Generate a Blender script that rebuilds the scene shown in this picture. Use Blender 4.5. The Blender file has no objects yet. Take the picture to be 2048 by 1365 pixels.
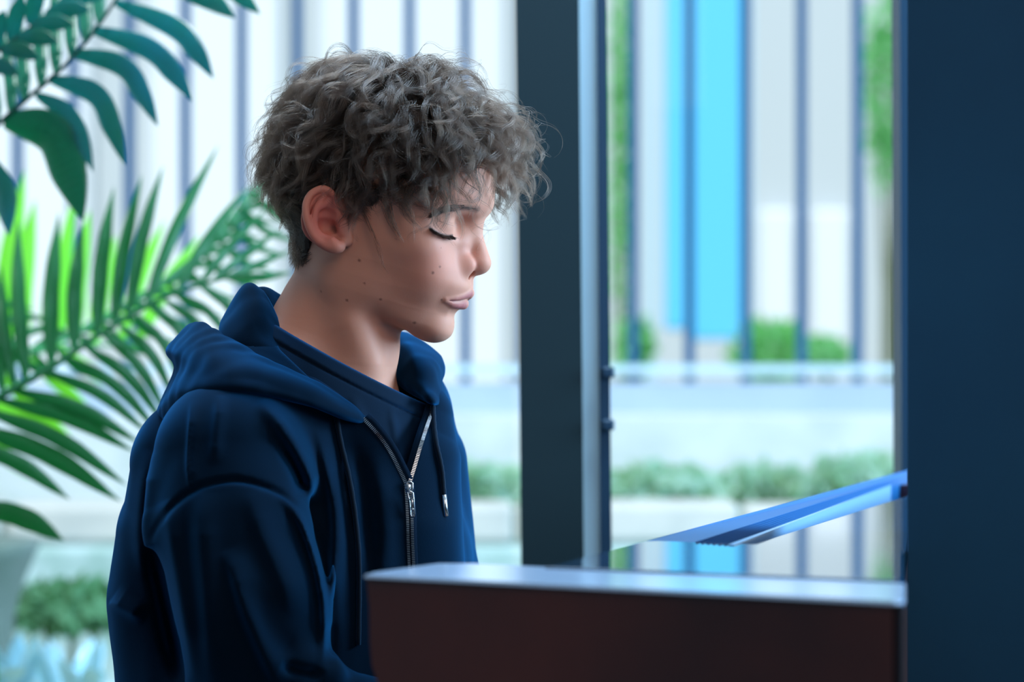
import bpy, math, random
import numpy as np
from mathutils import Vector, Matrix

rnd = random.Random(7)
C = bpy.context.scene.collection
F_PX = 85.0 / 36.0 * 2048.0      # focal length in pixels of a 2048 px wide frame
CAM_Z = 1.11
D0 = 2.10                        # distance of the boy's head

# ---------------------------------------------------------------- camera
cam_data = bpy.data.cameras.new('camera')
cam_data.lens = 85.0
cam_data.sensor_width = 36.0
cam_data.clip_start = 0.05
cam_data.dof.use_dof = True
cam_data.dof.focus_distance = 2.05
cam_data.dof.aperture_fstop = 4.0
cam = bpy.data.objects.new('camera', cam_data)
cam.location = (0, 0, CAM_Z)
cam.rotation_euler = (math.pi / 2, 0, 0)
C.objects.link(cam)
bpy.context.scene.camera = cam

# ---------------------------------------------------------------- world, sun, lamps, exposure
world = bpy.data.worlds.new('world')
bpy.context.scene.world = world
world.use_nodes = True
wn = world.node_tree.nodes
wn['Background'].inputs[0].default_value = (0.60, 0.82, 1.0, 1)
wn['Background'].inputs[1].default_value = 1.25

def lamp(name, kind, loc, target, energy, color, size=None, size_y=None, angle=None):
    l = bpy.data.lights.new(name, kind)
    l.energy = energy
    l.color = color
    if size:
        l.shape = 'RECTANGLE'
        l.size = size
        l.size_y = size_y or size
    if angle:
        l.angle = angle
    o = bpy.data.objects.new(name, l)
    o.location = loc
    d = Vector(target) - Vector(loc)
    o.rotation_euler = d.to_track_quat('-Z', 'Y').to_euler()
    C.objects.link(o)
    return o

# daylight sun: falls on the yard outside from behind the building
lamp('sun', 'SUN', (0, 0, 8), (1.2, 5.0, 0.9), 2.7, (1.0, 0.97, 0.93), angle=0.03)
# skylight over the window bay, then two fill lights added inside the room
lamp('skylight', 'AREA', (0.1, 2.42, 2.48), (-0.1, 2.1, 1.1), 58, (0.52, 0.76, 1.0), 1.8, 0.5)
lamp('right_fill', 'AREA', (2.7, 2.1, 1.75), (-0.05, 2.1, 1.1), 240, (0.45, 0.74, 1.0), 1.5, 1.6)  # added cool area light from the right; that wall has no window
lamp('camera_side_fill', 'AREA', (0.7, 0.3, 2.1), (-0.1, 2.1, 1.2), 12.5, (1.0, 0.84, 0.74), 1.0, 1.0)  # added warm fill for the face from the camera side, no lamp fitting

vs = bpy.context.scene.view_settings
vs.view_transform = 'Standard'
vs.look = 'None'
vs.exposure = 0.0
vs.gamma = 1.0
vs.use_curve_mapping = False
cy = bpy.context.scene.cycles
cy.use_denoising = True
cy.max_bounces = 8
cy.transparent_max_bounces = 16
cy.sample_clamp_indirect = 6.0

# ---------------------------------------------------------------- helpers
def P(px, py, D=D0):
    """a point of the room: picture direction (px, py) met at distance D in front of the camera"""
    return np.array([(px - 1024.0) / F_PX * D, D, CAM_Z - (py - 682.5) / F_PX * D])

def srgb(r, g, b):
    def f(c):
        c /= 255.0
        return c / 12.92 if c <= 0.04045 else ((c + 0.055) / 1.055) ** 2.4
    return (f(r), f(g), f(b), 1.0)

def mat(name, color, rough=0.6, metal=0.0, spec=0.5, bump=None, sheen=0.0, sheen_tint=None, noise=None,
        coat=0.0, sss=0.0, trans=0.0):
    """procedural principled material. bump=(scale, strength, distance); noise=(scale, colour2, amount)"""
    m = bpy.data.materials.new(name)
    m.use_nodes = True
    nt = m.node_tree
    b = nt.nodes['Principled BSDF']
    b.inputs['Base Color'].default_value = color
    b.inputs['Roughness'].default_value = rough
    b.inputs['Metallic'].default_value = metal
    b.inputs['Specular IOR Level'].default_value = spec
    b.inputs['Coat Weight'].default_value = coat
    b.inputs['Coat Roughness'].default_value = 0.04
    b.inputs['Sheen Weight'].default_value = sheen
    b.inputs['Sheen Roughness'].default_value = 0.45
    if sheen_tint:
        b.inputs['Sheen Tint'].default_value = sheen_tint
    if sss:
        b.inputs['Subsurface Weight'].default_value = sss
        b.inputs['Subsurface Radius'].default_value = (1.0, 0.35, 0.2)
        b.inputs['Subsurface Scale'].default_value = 0.008
    tc = nt.nodes.new('ShaderNodeTexCoord')
    if bump:
        t = nt.nodes.new('ShaderNodeTexNoise')
        t.inputs['Scale'].default_value = bump[0]
        t.inputs['Detail'].default_value = 4
        bp = nt.nodes.new('ShaderNodeBump')
        bp.inputs['Strength'].default_value = bump[1]
        bp.inputs['Distance'].default_value = bump[2]
        nt.links.new(tc.outputs['Object'], t.inputs['Vector'])
        nt.links.new(t.outputs['Fac'], bp.inputs['Height'])
        nt.links.new(bp.outputs['Normal'], b.inputs['Normal'])
    if noise:
        t = nt.nodes.new('ShaderNodeTexNoise')
        t.inputs['Scale'].default_value = noise[0]
        t.inputs['Detail'].default_value = 5
        mx = nt.nodes.new('ShaderNodeMix')
        mx.data_type = 'RGBA'
        mx.inputs['A'].default_value = color
        mx.inputs['B'].default_value = noise[1]
        rp = nt.nodes.new('ShaderNodeMapRange')
        rp.inputs['From Min'].default_value = 0.35
        rp.inputs['From Max'].default_value = 0.65
        rp.inputs['To Max'].default_value = noise[2]
        nt.links.new(tc.outputs['Object'], t.inputs['Vector'])
        nt.links.new(t.outputs['Fac'], rp.inputs['Value'])
        nt.links.new(rp.outputs['Result'], mx.inputs['Factor'])
        nt.links.new(mx.outputs['Result'], b.inputs['Base Color'])
    if trans:
        # thin leaf or cloth: part of the light comes through
        out = nt.nodes['Material Output']
        tr = nt.nodes.new('ShaderNodeBsdfTranslucent')
        tr.inputs['Color'].default_value = (min(1, color[0] * 1.6), min(1, color[1] * 1.9), color[2] * 0.8, 1)
        ms = nt.nodes.new('ShaderNodeMixShader')
        ms.inputs[0].default_value = trans
        nt.links.new(b.outputs[0], ms.inputs[1])
        nt.links.new(tr.outputs[0], ms.inputs[2])
        nt.links.new(ms.outputs[0], out.inputs['Surface'])
    return m

def link_mesh(name, verts, faces, m, parent=None, smooth=False):
    me = bpy.data.meshes.new(name)
    me.from_pydata([tuple(map(float, v)) for v in verts], [], [tuple(map(int, f)) for f in faces])
    me.update()
    if smooth:
        me.polygons.foreach_set('use_smooth', [True] * len(me.polygons))
    if m:
        me.materials.append(m)
    o = bpy.data.objects.new(name, me)
    C.objects.link(o)
    if parent:
        o.parent = parent
        o.matrix_parent_inverse = Matrix.Translation(-parent.location)
    return o

def fast_mesh(name, V, Q, m, parent=None):
    """smooth shaded mesh from numpy arrays, Q quads"""
    me = bpy.data.meshes.new(name)
    n = len(Q)
    me.vertices.add(len(V))
    me.vertices.foreach_set('co', np.asarray(V, np.float32).ravel())
    k = Q.shape[1]
    me.loops.add(n * k)
    me.loops.foreach_set('vertex_index', np.asarray(Q, np.int32).ravel())
    me.polygons.add(n)
    me.polygons.foreach_set('loop_start', np.arange(0, n * k, k, dtype=np.int32))
    me.polygons.foreach_set('use_smooth', np.ones(n, bool))
    me.update(calc_edges=True)
    me.validate()
    me.materials.append(m)
    o = bpy.data.objects.new(name, me)
    C.objects.link(o)
    if parent:
        o.parent = parent
        o.matrix_parent_inverse = Matrix.Translation(-parent.location)
    return o

class MB:
    """collects boxes, prisms and tubes into one mesh"""
    def __init__(s):
        s.v = []; s.f = []
    def box(s, x0, x1, y0, y1, z0, z1, bev=0.0, M=None):
        b = bev
        pts = []
        if b <= 0:
            pts = [(x, y, z) for x in (x0, x1) for y in (y0, y1) for z in (z0, z1)]
            fs = [(0, 1, 3, 2), (4, 6, 7, 5), (0, 4, 5, 1), (2, 3, 7, 6), (0, 2, 6, 4), (1, 5, 7, 3)]
        else:
            # chamfered box: rings in z
            def ring(z, i):
                a0, a1, c0, c1 = x0 + i, x1 - i, y0 + i, y1 - i
                return [(a0 + b, c0, z), (a1 - b, c0, z), (a1, c0 + b, z), (a1, c1 - b, z),
                        (a1 - b, c1, z), (a0 + b, c1, z), (a0, c1 - b, z), (a0, c0 + b, z)]
            rr = [ring(z0, b * .7), ring(z0 + b, 0), ring(z1 - b, 0), ring(z1, b * .7)]
            pts = sum(rr, [])
            fs = [tuple(reversed(range(8))), tuple(range(24, 32))]
            for k in range(3):
                for j in range(8):
                    a, c = k * 8 + j, k * 8 + (j + 1) % 8
                    fs.append((a, c, c + 8, a + 8))
        o = len(s.v)
        if M is not None:
            pts = [tuple(M @ Vector(p)) for p in pts]
        s.v += pts
        s.f += [tuple(i + o for i in f) for f in fs]
        return s
    def prism(s, poly, z0, z1, bev=0.0):
        """vertical prism over a plan outline (counter clockwise), top edge rounded by bev"""
        n = len(poly)
        c = np.mean(np.array(poly), axis=0)
        lev = [(z0, 0)]
        if bev > 0:
            for k in range(4):
                a = k / 3 * math.pi / 2
                lev.append((z1 - bev + bev * math.sin(a), bev * (1 - math.cos(a))))
        else:
            lev.append((z1, 0))
        o = len(s.v)
        for z, ins in lev:
            for p in poly:
                d = c - np.array(p); L = np.linalg.norm(d) + 1e-9
                q = np.array(p) + d / L * ins
                s.v.append((q[0], q[1], z))
        for k in range(len(lev) - 1):
            for j in range(n):
                a, b2 = o + k * n + j, o + k * n + (j + 1) % n
                s.f.append((a, b2, b2 + n, a + n))
        s.f.append(tuple(reversed(range(o, o + n))))
        s.f.append(tuple(range(o + (len(lev) - 1) * n, o + len(lev) * n)))
        return s
    def tube(s, pts, radii, n=8, cap=True, flat=1.0):
        pts = [np.array(p, float) for p in pts]
        if not hasattr(radii, '__len__'):
            radii = [radii] * len(pts)
        o = len(s.v)
        t = [pts[min(i + 1, len(pts) - 1)] - pts[max(i - 1, 0)] for i in range(len(pts))]
        up = np.array([0, 0, 1.0]) if abs(t[0][2]) < 0.8 * np.linalg.norm(t[0]) else np.array([0, 1.0, 0])
        a = np.cross(t[0], up)
        for i, p in enumerate(pts):
            tt = t[i] / (np.linalg.norm(t[i]) + 1e-12)
            a = a - tt * a.dot(tt); a /= np.linalg.norm(a) + 1e-12
            b = np.cross(tt, a)
            for k in range(n):
                an = 2 * math.pi * k / n
                q = p + radii[i] * (math.cos(an) * a + math.sin(an) * b * flat)
                s.v.append(tuple(q))
        for i in range(len(pts) - 1):
            for k in range(n):
                c, d = o + i * n + k, o + i * n + (k + 1) % n
                s.f.append((c, d, d + n, c + n))
        if cap:
            s.f.append(tuple(reversed(range(o, o + n))))
            s.f.append(tuple(range(o + (len(pts) - 1) * n, o + len(pts) * n)))
        return s
    def build(s, name, m, parent=None, smooth=False):
        return link_mesh(name, s.v, s.f, m, parent, smooth)

def thing(name, label, cat, loc=(0, 0, 0), group=None):
    o = bpy.data.objects.new(name, None)
    o.location = loc
    o.empty_display_size = 0.05
    C.objects.link(o)
    o['label'] = label; o['category'] = cat
    if group:
        o['group'] = group
    return o

def tag(o, label=None, cat=None, group=None, kind=None):
    if label: o['label'] = label
    if cat: o['category'] = cat
    if group: o['group'] = group
    if kind: o['kind'] = kind
    return o

def spline(pts, n):
    """Catmull-Rom through points, n samples"""
    pts = np.asarray(pts, float)
    m = len(pts)
    if m == 2:
        t = np.linspace(0, 1, n)[:, None]
        return pts[0] * (1 - t) + pts[1] * t
    e = np.vstack([2 * pts[0] - pts[1], pts, 2 * pts[-1] - pts[-2]])
    u = np.linspace(0, m - 1, n)
    i = np.minimum(u.astype(int), m - 2)
    f = (u - i)[:, None]
    p0, p1, p2, p3 = e[i], e[i + 1], e[i + 2], e[i + 3]
    return 0.5 * (2 * p1 + (p2 - p0) * f + (2 * p0 - 5 * p1 + 4 * p2 - p3) * f ** 2 + (3 * p1 - p0 - 3 * p2 + p3) * f ** 3)
# ================================================================ THE SETTING
M_floor = mat('floor_stone', srgb(70, 72, 74), 0.45, noise=(6, srgb(92, 92, 90), 0.6))
M_ceil = mat('ceiling_paint', srgb(200, 200, 198), 0.9)
M_wall = mat('wall_paint', srgb(150, 152, 155), 0.85, bump=(60, 0.2, 0.002))
M_post = mat('window_post_metal', srgb(24, 44, 50), 0.6, 0.0, 0.25, bump=(90, 0.08, 0.001))
M_strip = mat('window_strip_metal', srgb(205, 238, 250), 0.5, 0.0)
M_gasket = mat('dark_blue_gasket', srgb(14, 52, 76), 0.5)
M_panel = mat('dark_panel_cloth', srgb(15, 60, 90), 0.8, spec=0.25, bump=(900, 0.25, 0.0006),
              noise=(3, srgb(24, 76, 108), 0.7))

def struct(o):
    o['kind'] = 'structure'
    return o

FZ = 0.0
struct(MB().box(-3.2, 3.2, -2.2, 2.80, -0.1, FZ).build('floor', M_floor))
struct(MB().box(-3.2, 3.2, -2.2, 1.95, 2.6, 2.7).build('ceiling', M_ceil))
struct(MB().box(-3.3, -3.2, -2.2, 2.8, 0, 2.6).build('wall_left', M_wall))
struct(MB().box(3.2, 3.3, -2.2, 2.8, 0, 2.6).build('wall_right', M_wall))
struct(MB().box(-3.2, 3.2, -2.3, -2.2, 0, 2.6).build('wall_back', M_wall))

# the window wall: heavy post, strip, gasket, sill rail; glass bays
WD = 2.70
def leaning(name, pxt0, pxb0, pxt1, pxb1, D, dep, m, parent=None):
    """upright between picture heights 0 and 1365 extended to floor and head of the window"""
    def xz(pt, pb, z):
        k = ((682.5 - (z - CAM_Z) * F_PX / D)) / 1365.0
        return (pt + (pb - pt) * k - 1024) / F_PX * D
    mb = MB()
    z0, z1 = 0.0, 2.6
    v = []
    for y in (D, D + dep):
        v += [(xz(pxt0, pxb0, z0), y, z0), (xz(pxt1, pxb1, z0), y, z0), (xz(pxt1, pxb1, z1), y, z1), (xz(pxt0, pxb0, z1), y, z1)]
    mb.v = v
    mb.f = [(0, 1, 2, 3), (7, 6, 5, 4), (1, 5, 6, 2), (0, 3, 7, 4), (3, 2, 6, 7), (0, 4, 5, 1)]
    return mb.build(name, m, parent)

win = bpy.data.objects.new('window_1', None)
win.location = (0.1, WD, 0)
C.objects.link(win)
struct(win)
leaning('window_post', 1031, 1045, 1158, 1170, WD, 0.09, M_post, win)
leaning('window_strip', 1158, 1170, 1194, 1203, WD + 0.012, 0.05, M_strip, win)
leaning('gasket', 1194, 1203, 1213, 1226, WD + 0.004, 0.06, M_gasket, win)
leaning('window_jamb', 1800, 1805, 1830, 1835, WD, 0.06, M_gasket, win)
MB().box(-3.2, 3.2, WD, WD + 0.09, 2.5, 2.6).build('window_head', M_post, win)
MB().box(-3.2, 3.2, WD, WD + 0.09, 0.0, 0.12).build('window_sill', M_post, win)
leaning('window_post', -900, -890, -770, -760, WD, 0.09, M_post, win)
# small catches on the gasket
for py in (745, 850):
    q = P(1214, py, WD)
    MB().box(q[0] - 0.006, q[0] + 0.008, WD - 0.012, WD + 0.004, q[2] - 0.006, q[2] + 0.006, 0.002).build('catch', M_gasket, win)
# glass: thin pane, mirrors a little at its surface and lets the rest through
M_glass = bpy.data.materials.new('window_glass')
M_glass.use_nodes = True
nt = M_glass.node_tree
nt.nodes.clear()
o_ = nt.nodes.new('ShaderNodeOutputMaterial'); mx_ = nt.nodes.new('ShaderNodeMixShader')
tr_ = nt.nodes.new('ShaderNodeBsdfTransparent'); gl_ = nt.nodes.new('ShaderNodeBsdfGlossy'); fr_ = nt.nodes.new('ShaderNodeFresnel')
tr_.inputs[0].default_value = (0.97, 0.99, 1.0, 1)
gl_.inputs['Roughness'].default_value = 0.02
fr_.inputs[0].default_value = 1.12
nt.links.new(fr_.outputs[0], mx_.inputs[0]); nt.links.new(tr_.outputs[0], mx_.inputs[1])
nt.links.new(gl_.outputs[0], mx_.inputs[2]); nt.links.new(mx_.outputs[0], o_.inputs[0])
MB().box(-1.0, 0.0, WD + 0.040, WD + 0.044, 0.12, 2.5).build('pane', M_glass, win)
MB().box(0.11, 0.436, WD + 0.040, WD + 0.044, 0.12, 2.5).build('pane', M_glass, win)

# dark panel on the right, close behind the piano's cheek
pa, pb = P(1815, 0, 1.80)[:2], P(1816.5, 0, 1.985)[:2]
pu = (pb - pa) / np.linalg.norm(pb - pa); pv = np.array([pu[1], -pu[0]])
pn = struct(MB().prism([tuple(pa), tuple(pa + pv * .62), tuple(pb + pv * .62), tuple(pb)], 0.0, 2.5).build('wall_panel', M_panel))

# ================================================================ OUTSIDE
M_ground = mat('yard_ground', srgb(186, 184, 172), 0.9, noise=(2.5, srgb(120, 125, 100), 0.5))
M_bar = mat('fence_blue', srgb(0, 76, 122), 0.5)
M_rail = mat('fence_rail', srgb(190, 215, 225), 0.5)
M_conc = mat('pale_render', srgb(168, 184, 200), 0.85, noise=(5, srgb(150, 168, 184), 0.5))
M_cope = mat('coping_stone', srgb(215, 220, 220), 0.8, noise=(9, srgb(180, 190, 180), 0.5))
M_white = mat('white_wall', srgb(235, 236, 238), 0.8)
M_lilac = mat('lilac_grey_wall', srgb(200, 204, 205), 0.8)
M_cyan = mat('cyan_sheet', srgb(100, 205, 250), 0.6)
M_leafbg = mat('hedge_green', srgb(126, 190, 132), 0.8, trans=0.3)
M_mossy = mat('mossy_stone', srgb(178, 198, 196), 0.9, noise=(12, srgb(140, 168, 158), 0.9))
M_dusty = mat('dusty_green_leaf', srgb(160, 190, 178), 0.8, trans=0.3)
M_beige = mat('sandy_stone', srgb(200, 196, 188), 0.9, noise=(7, srgb(170, 172, 168), 0.6))

g = struct(MB().box(-12, 12, 2.80, 40, -0.12, -0.02).build('ground', M_ground))

FD = 6.0
def Z(py, D): return P(0, py, D)[2]
def X(px, D): return P(px, 0, D)[0]
fence = thing('fence', 'blue metal fence of upright bars outside the window', 'fence', (0, FD, 0))
for k in range(-14, 15):
    px = 1267 + 112 * k
    if px < -320 or px > 2300: continue
    x = X(px, FD)
    MB().box(x - 0.0125, x + 0.0125, FD - 0.012, FD + 0.012, Z(772, FD), 2.9, 0.003).build('bar', M_bar, fence)
MB().box(X(-350, FD), X(2350, FD), FD - 0.02, FD + 0.02, Z(748, FD), Z(731, FD)).build('bottom_rail', M_rail, fence)
MB().box(X(-350, FD), X(2350, FD), FD - 0.02, FD + 0.02, 2.9, 2.94).build('top_rail', M_rail, fence)

par = thing('parapet_wall', 'pale rendered parapet wall carrying the blue fence', 'wall', (0, FD, 0))
MB().box(-4.2, 4.2, FD - 0.05, FD + 0.10, -0.02, Z(766, FD)).build('wall_body', M_conc, par)
MB().box(-4.2, 4.2, FD - 0.32, FD - 0.05, -0.02, Z(835, 5.7)).build('ledge', M_cope, par)
# blocks of the retaining wall below the ledge, each proud of its joints
rw = thing('retaining_wall', 'low sandy stone wall below the pale ledge', 'wall', (0, 5.05, 0))
MB().box(-4.2, 4.2, 5.03, 5.12, -0.02, Z(1012, 5.0) - 0.01).build('core', M_mossy, rw)
r2 = random.Random(3)
xx = -3.0
while xx < 3.0:
    w = r2.uniform(0.32, 0.55)
    MB().box(xx + 0.006, xx + w - 0.006, 5.0, 5.15, Z(1088, 5.0), Z(1010 + r2.uniform(-4, 6), 5.0), 0.012).build('stone', M_beige, rw)
    xx += w
xx = -3.0
while xx < 3.0:
    w = r2.uniform(0.3, 0.5)
    MB().box(xx + 0.006, xx + w - 0.006, 4.96, 5.1, Z(1180, 4.96), Z(1094, 4.96), 0.012).build('stone', M_mossy, rw)
    xx += w

# behind the fence
bld = thing('pale_building', 'large pale building wall seen hazily behind the fence bars', 'building', (0, 13, 0))
MB().box(-9, 9, 13, 13.4, -0.02, 6.5).build('wall_body', M_lilac, bld)
for i, (a, b_) in enumerate([(-400, 180), (300, 560), (640, 1010), (1520, 1590), (1625, 1700)]):
    MB().box(X(a, 12.9), X(b_, 12.9), 12.9, 13.0, 0.2 if i < 3 else Z(690, 12.9), 5.5 if i < 3 else Z(420, 12.9), 0.02).build('white_panel', M_white, bld)
cy_ = thing('cyan_banner', 'bright cyan sheet hanging tall behind the fence', 'banner', (0, 9.5, 0))
MB().box(X(1385, 9.5), X(1486, 9.5), 9.5, 9.54, Z(680, 9.5), 3.6, 0.01).build('cloth', M_cyan, cy_)
MB().box(X(1330, 9.5), X(1372, 9.5), 9.5, 9.54, Z(660, 9.5), 3.6, 0.01).build('cloth', M_cyan, cy_)
MB().box(X(1300, 9.5), X(1500, 9.5), 9.49, 9.55, 3.6, 3.66).build('pole', M_rail, cy_)
for px in (1303, 1497):
    MB().box(X(px, 9.5) - .02, X(px, 9.5) + .02, 9.5, 9.54, -0.02, 3.6).build('pole', M_rail, cy_)

def leaf_cloud(name, cx, cy, cz, rx, ry, rz, n, size, m, label, seed, cat='shrub', group=None):
    r = random.Random(seed)
    root = thing(name, label, cat, (cx, cy, 0), group)
    v = []; f = []
    for i in range(n):
        th, ph = r.uniform(0, 6.283), math.acos(r.uniform(-1, 1))
        k = r.uniform(0.5, 1.0)
        c = np.array([cx + rx * k * math.sin(ph) * math.cos(th), cy + ry * k * math.sin(ph) * math.sin(th), cz + rz * k * math.cos(ph)])
        a = np.array([r.gauss(0, 1), r.gauss(0, 1), r.gauss(0, 1)]); a /= np.linalg.norm(a)
        b = np.cross(a, [r.gauss(0, 1), r.gauss(0, 1), r.gauss(0, 1)]); b /= np.linalg.norm(b)
        s_ = size * r.uniform(.6, 1.3)
        o = len(v)
        v += [c - a * s_, c + b * s_ * .45, c + a * s_, c - b * s_ * .45]
        f += [(o, o + 1, o + 2, o + 3)]
    lf = link_mesh('foliage', v, f, m, root)
    lf['kind'] = 'stuff'
    st = MB()
    for i in range(4):
        st.tube([(cx + r.uniform(-.03, .03), cy, -0.02), (cx + rx * .3 * r.uniform(-1, 1), cy, cz * .6), (cx + rx * .6 * r.uniform(-1, 1), cy, cz + rz * .3)], [.012, .009, .004], 5)
    st.build('stem', M_stem, root)
    return root
M_dusk = mat('dull_green_leaf', srgb(84, 134, 96), 0.8, trans=0.2)
M_stem = mat('stem_brown', srgb(96, 104, 70), 0.8)
for i, (px, py, D, rx, rz, n, lab) in enumerate([
        (1775, 180, 10.5, .12, .5, 900, 'tall green shrub by the dark panel behind the fence'),
        (1540, 706, 8.6, .16, .12, 500, 'low green bush below the white panel right of the cyan sheet'),
        (1640, 712, 8.2, .10, .07, 300, 'smaller low bush between the fence bars near the right'),
        (1270, 700, 8.4, .07, .13, 300, 'low green bush just right of the window post'),
        (1240, 300, 10.8, .05, .9, 700, 'thin tall green shrub beside the window post'),
        (1320, 988, 5.24, .15, .065, 700, 'grey-green clump below the ledge near the post'),
        (1520, 990, 5.42, .13, .065, 700, 'grey-green clump below the ledge in the middle'),
        (1720, 978, 5.27, .15, .075, 700, 'grey-green clump below the ledge by the panel'),
        (960, 988, 5.24, .15, .065, 700, 'grey-green clump between the boy and the post'),
        (140, 1215, 4.7, .13, .045, 700, 'dark green ground plant beside the plant pot')]):
    q = P(px, py, D)
    leaf_cloud('shrub', q[0], q[1], q[2], rx, .07 if 5 <= i <= 8 else min(rx, .25), rz, n, .03, M_dusty if 5 <= i <= 8 else (M_dusk if i == 9 else M_leafbg), lab, 40 + i)
# ================================================================ SOFT SHAPE TOOLKIT (millimetres)
f32 = np.float32
def smin(a, b, k):
    h = np.maximum(k - np.abs(a - b), 0.0) / k
    return np.minimum(a, b) - h * h * k * 0.25
def smax(a, b, k):
    return -smin(-a, -b, k)
def ell(p, c, r, R=None):
    q = p - np.asarray(c, f32)
    if R is not None:
        q = q @ np.asarray(R, f32)
    r = np.asarray(r, f32)
    k0 = np.sqrt(((q / r) ** 2).sum(1)) + 1e-6
    k1 = np.sqrt(((q / (r * r)) ** 2).sum(1)) + 1e-9
    return k0 * (k0 - 1.0) / k1
def chain(p, pts, flat=None):
    """union of tapered rods; pts rows x,y,z,r"""
    pts = np.asarray(pts, f32)
    d = np.full(len(p), 1e9, f32)
    for a, b in zip(pts[:-1], pts[1:]):
        ab = b[:3] - a[:3]
        L = float(ab @ ab) + 1e-9
        t = np.clip(((p - a[:3]) @ ab) / L, 0, 1)
        q = p - a[:3] - t[:, None] * ab
        d = np.minimum(d, np.sqrt((q * q).sum(1)) - (a[3] + (b[3] - a[3]) * t))
    return d
def schain(p, pts, n=0):
    """smooth chain resampled by spline"""
    pts = np.asarray(pts, float)
    return chain(p, spline(pts, n or (len(pts) * 4)))
def near(p, pts, rad):
    """mask of points near a chain's box"""
    a = np.asarray(pts, f32)
    lo = a[:, :3].min(0) - rad; hi = a[:, :3].max(0) + rad
    return ((p > lo) & (p < hi)).all(1)

def surface_net(F, lo, hi, h, cf=4, proj=2, grad_h=None):
    """mesh the zero level of F inside the box lo..hi with cell h; F takes (N,3)"""
    lo = np.asarray(lo, f32); hi = np.asarray(hi, f32)
    n = (np.ceil((hi - lo) / (h * cf)).astype(int)) * cf + 1
    nc = (n - 1) // cf + 1
    ax = [lo[i] + h * cf * np.arange(nc[i], dtype=f32) for i in range(3)]
    G = np.stack(np.meshgrid(*ax, indexing='ij'), -1).reshape(-1, 3)
    def ev(pts):
        out = np.empty(len(pts), f32)
        for s in range(0, len(pts), 400000):
            out[s:s + 400000] = F(pts[s:s + 400000])
        return out
    Fc = ev(G).reshape(nc)
    thr = h * cf * 1.9
    up = Fc
    for a in range(3):
        up = np.repeat(up, cf, axis=a)
    # centre the blocks on the coarse samples
    sl = tuple(slice(cf // 2, cf // 2 + n[i]) for i in range(3))
    up = up[sl]
    V = up.copy()
    idx = np.argwhere(np.abs(up) < thr)
    V[tuple(idx.T)] = ev(lo + idx.astype(f32) * h)
    ins = V < 0
    c = [V[i:n[0] - 1 + i, j:n[1] - 1 + j, k:n[2] - 1 + k] for i in (0, 1) for j in (0, 1) for k in (0, 1)]
    ci = [ins[i:n[0] - 1 + i, j:n[1] - 1 + j, k:n[2] - 1 + k] for i in (0, 1) for j in (0, 1) for k in (0, 1)]
    s = sum(x.astype(np.int8) for x in ci)
    cells = np.argwhere((s > 0) & (s < 8))
    ids = np.full(tuple(n - 1), -1, np.int32)
    ids[tuple(cells.T)] = np.arange(len(cells))
    cv = np.stack([x[tuple(cells.T)] for x in c], 1)
    off = np.array([(i, j, k) for i in (0, 1) for j in (0, 1) for k in (0, 1)], f32)
    edges = [(a, b) for a in range(8) for b in range(a + 1, 8) if abs(off[a] - off[b]).sum() == 1]
    acc = np.zeros((len(cells), 3), f32); cnt = np.zeros(len(cells), f32)
    for a, b in edges:
        va, vb = cv[:, a], cv[:, b]
        m = (va < 0) != (vb < 0)
        t = np.where(m, va / np.where(m, va - vb, 1), 0)
        acc += np.where(m[:, None], off[a] + (off[b] - off[a]) * t[:, None], 0)
        cnt += m
    verts = lo + (cells + acc / cnt[:, None]) * h
    quads = []
    for a in range(3):
        b, d = (a + 1) % 3, (a + 2) % 3
        A = [slice(None)] * 3; B = [slice(None)] * 3
        A[a] = slice(0, n[a] - 1); B[a] = slice(1, n[a])
        for q in (b, d):
            A[q] = slice(1, n[q] - 1); B[q] = slice(1, n[q] - 1)
        ia, ib = ins[tuple(A)], ins[tuple(B)]
        e = np.argwhere(ia != ib)
        flip = ia[tuple(e.T)]
        base = e.copy(); base[:, b] += 1; base[:, d] += 1
        def at(db, dd):
            x = base.copy(); x[:, b] += db; x[:, d] += dd
            return ids[tuple(x.T)]
        q4 = np.stack([at(-1, -1), at(0, -1), at(0, 0), at(-1, 0)], 1)
        q4[~flip] = q4[~flip][:, ::-1]
        quads.append(q4)
    Q = np.vstack(quads)
    Q = Q[(Q >= 0).all(1)]
    gh = grad_h or h * 0.6
    for it in range(proj):
        f0 = ev(verts)
        g = np.stack([(ev(verts + np.eye(3, dtype=f32)[i] * gh) - ev(verts - np.eye(3, dtype=f32)[i] * gh)) for i in range(3)], 1) / (2 * gh)
        g2 = (g * g).sum(1) + 1e-3
        step = np.clip(f0 / np.sqrt(g2), -h, h) / np.sqrt(g2)
        verts = verts - 0.8 * step[:, None] * g
    return verts.astype(f32), Q

def relax(V, Q, n=2, w=0.5):
    a = np.concatenate([Q[:, 0], Q[:, 1], Q[:, 2], Q[:, 3]]); b = np.concatenate([Q[:, 1], Q[:, 2], Q[:, 3], Q[:, 0]])
    for _ in range(n):
        acc = np.stack([np.bincount(a, V[b, i], len(V)) + np.bincount(b, V[a, i], len(V)) for i in range(3)], 1)
        c = np.bincount(a, minlength=len(V)) + np.bincount(b, minlength=len(V))
        V = V * (1 - w) + w * acc / np.maximum(c, 1)[:, None]
    return V

def set_attr(o, name, vals):
    at = o.data.color_attributes.new(name, 'FLOAT_COLOR', 'POINT')
    c = np.ones((len(vals), 4), f32); c[:, :vals.shape[1]] = vals
    at.data.foreach_set('color', c.ravel())
# ================================================================ THE BOY
person = thing('person', 'teenage boy with curly hair in a navy hoodie looking down at the piano', 'person', (-0.15, D0, 0))

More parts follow.
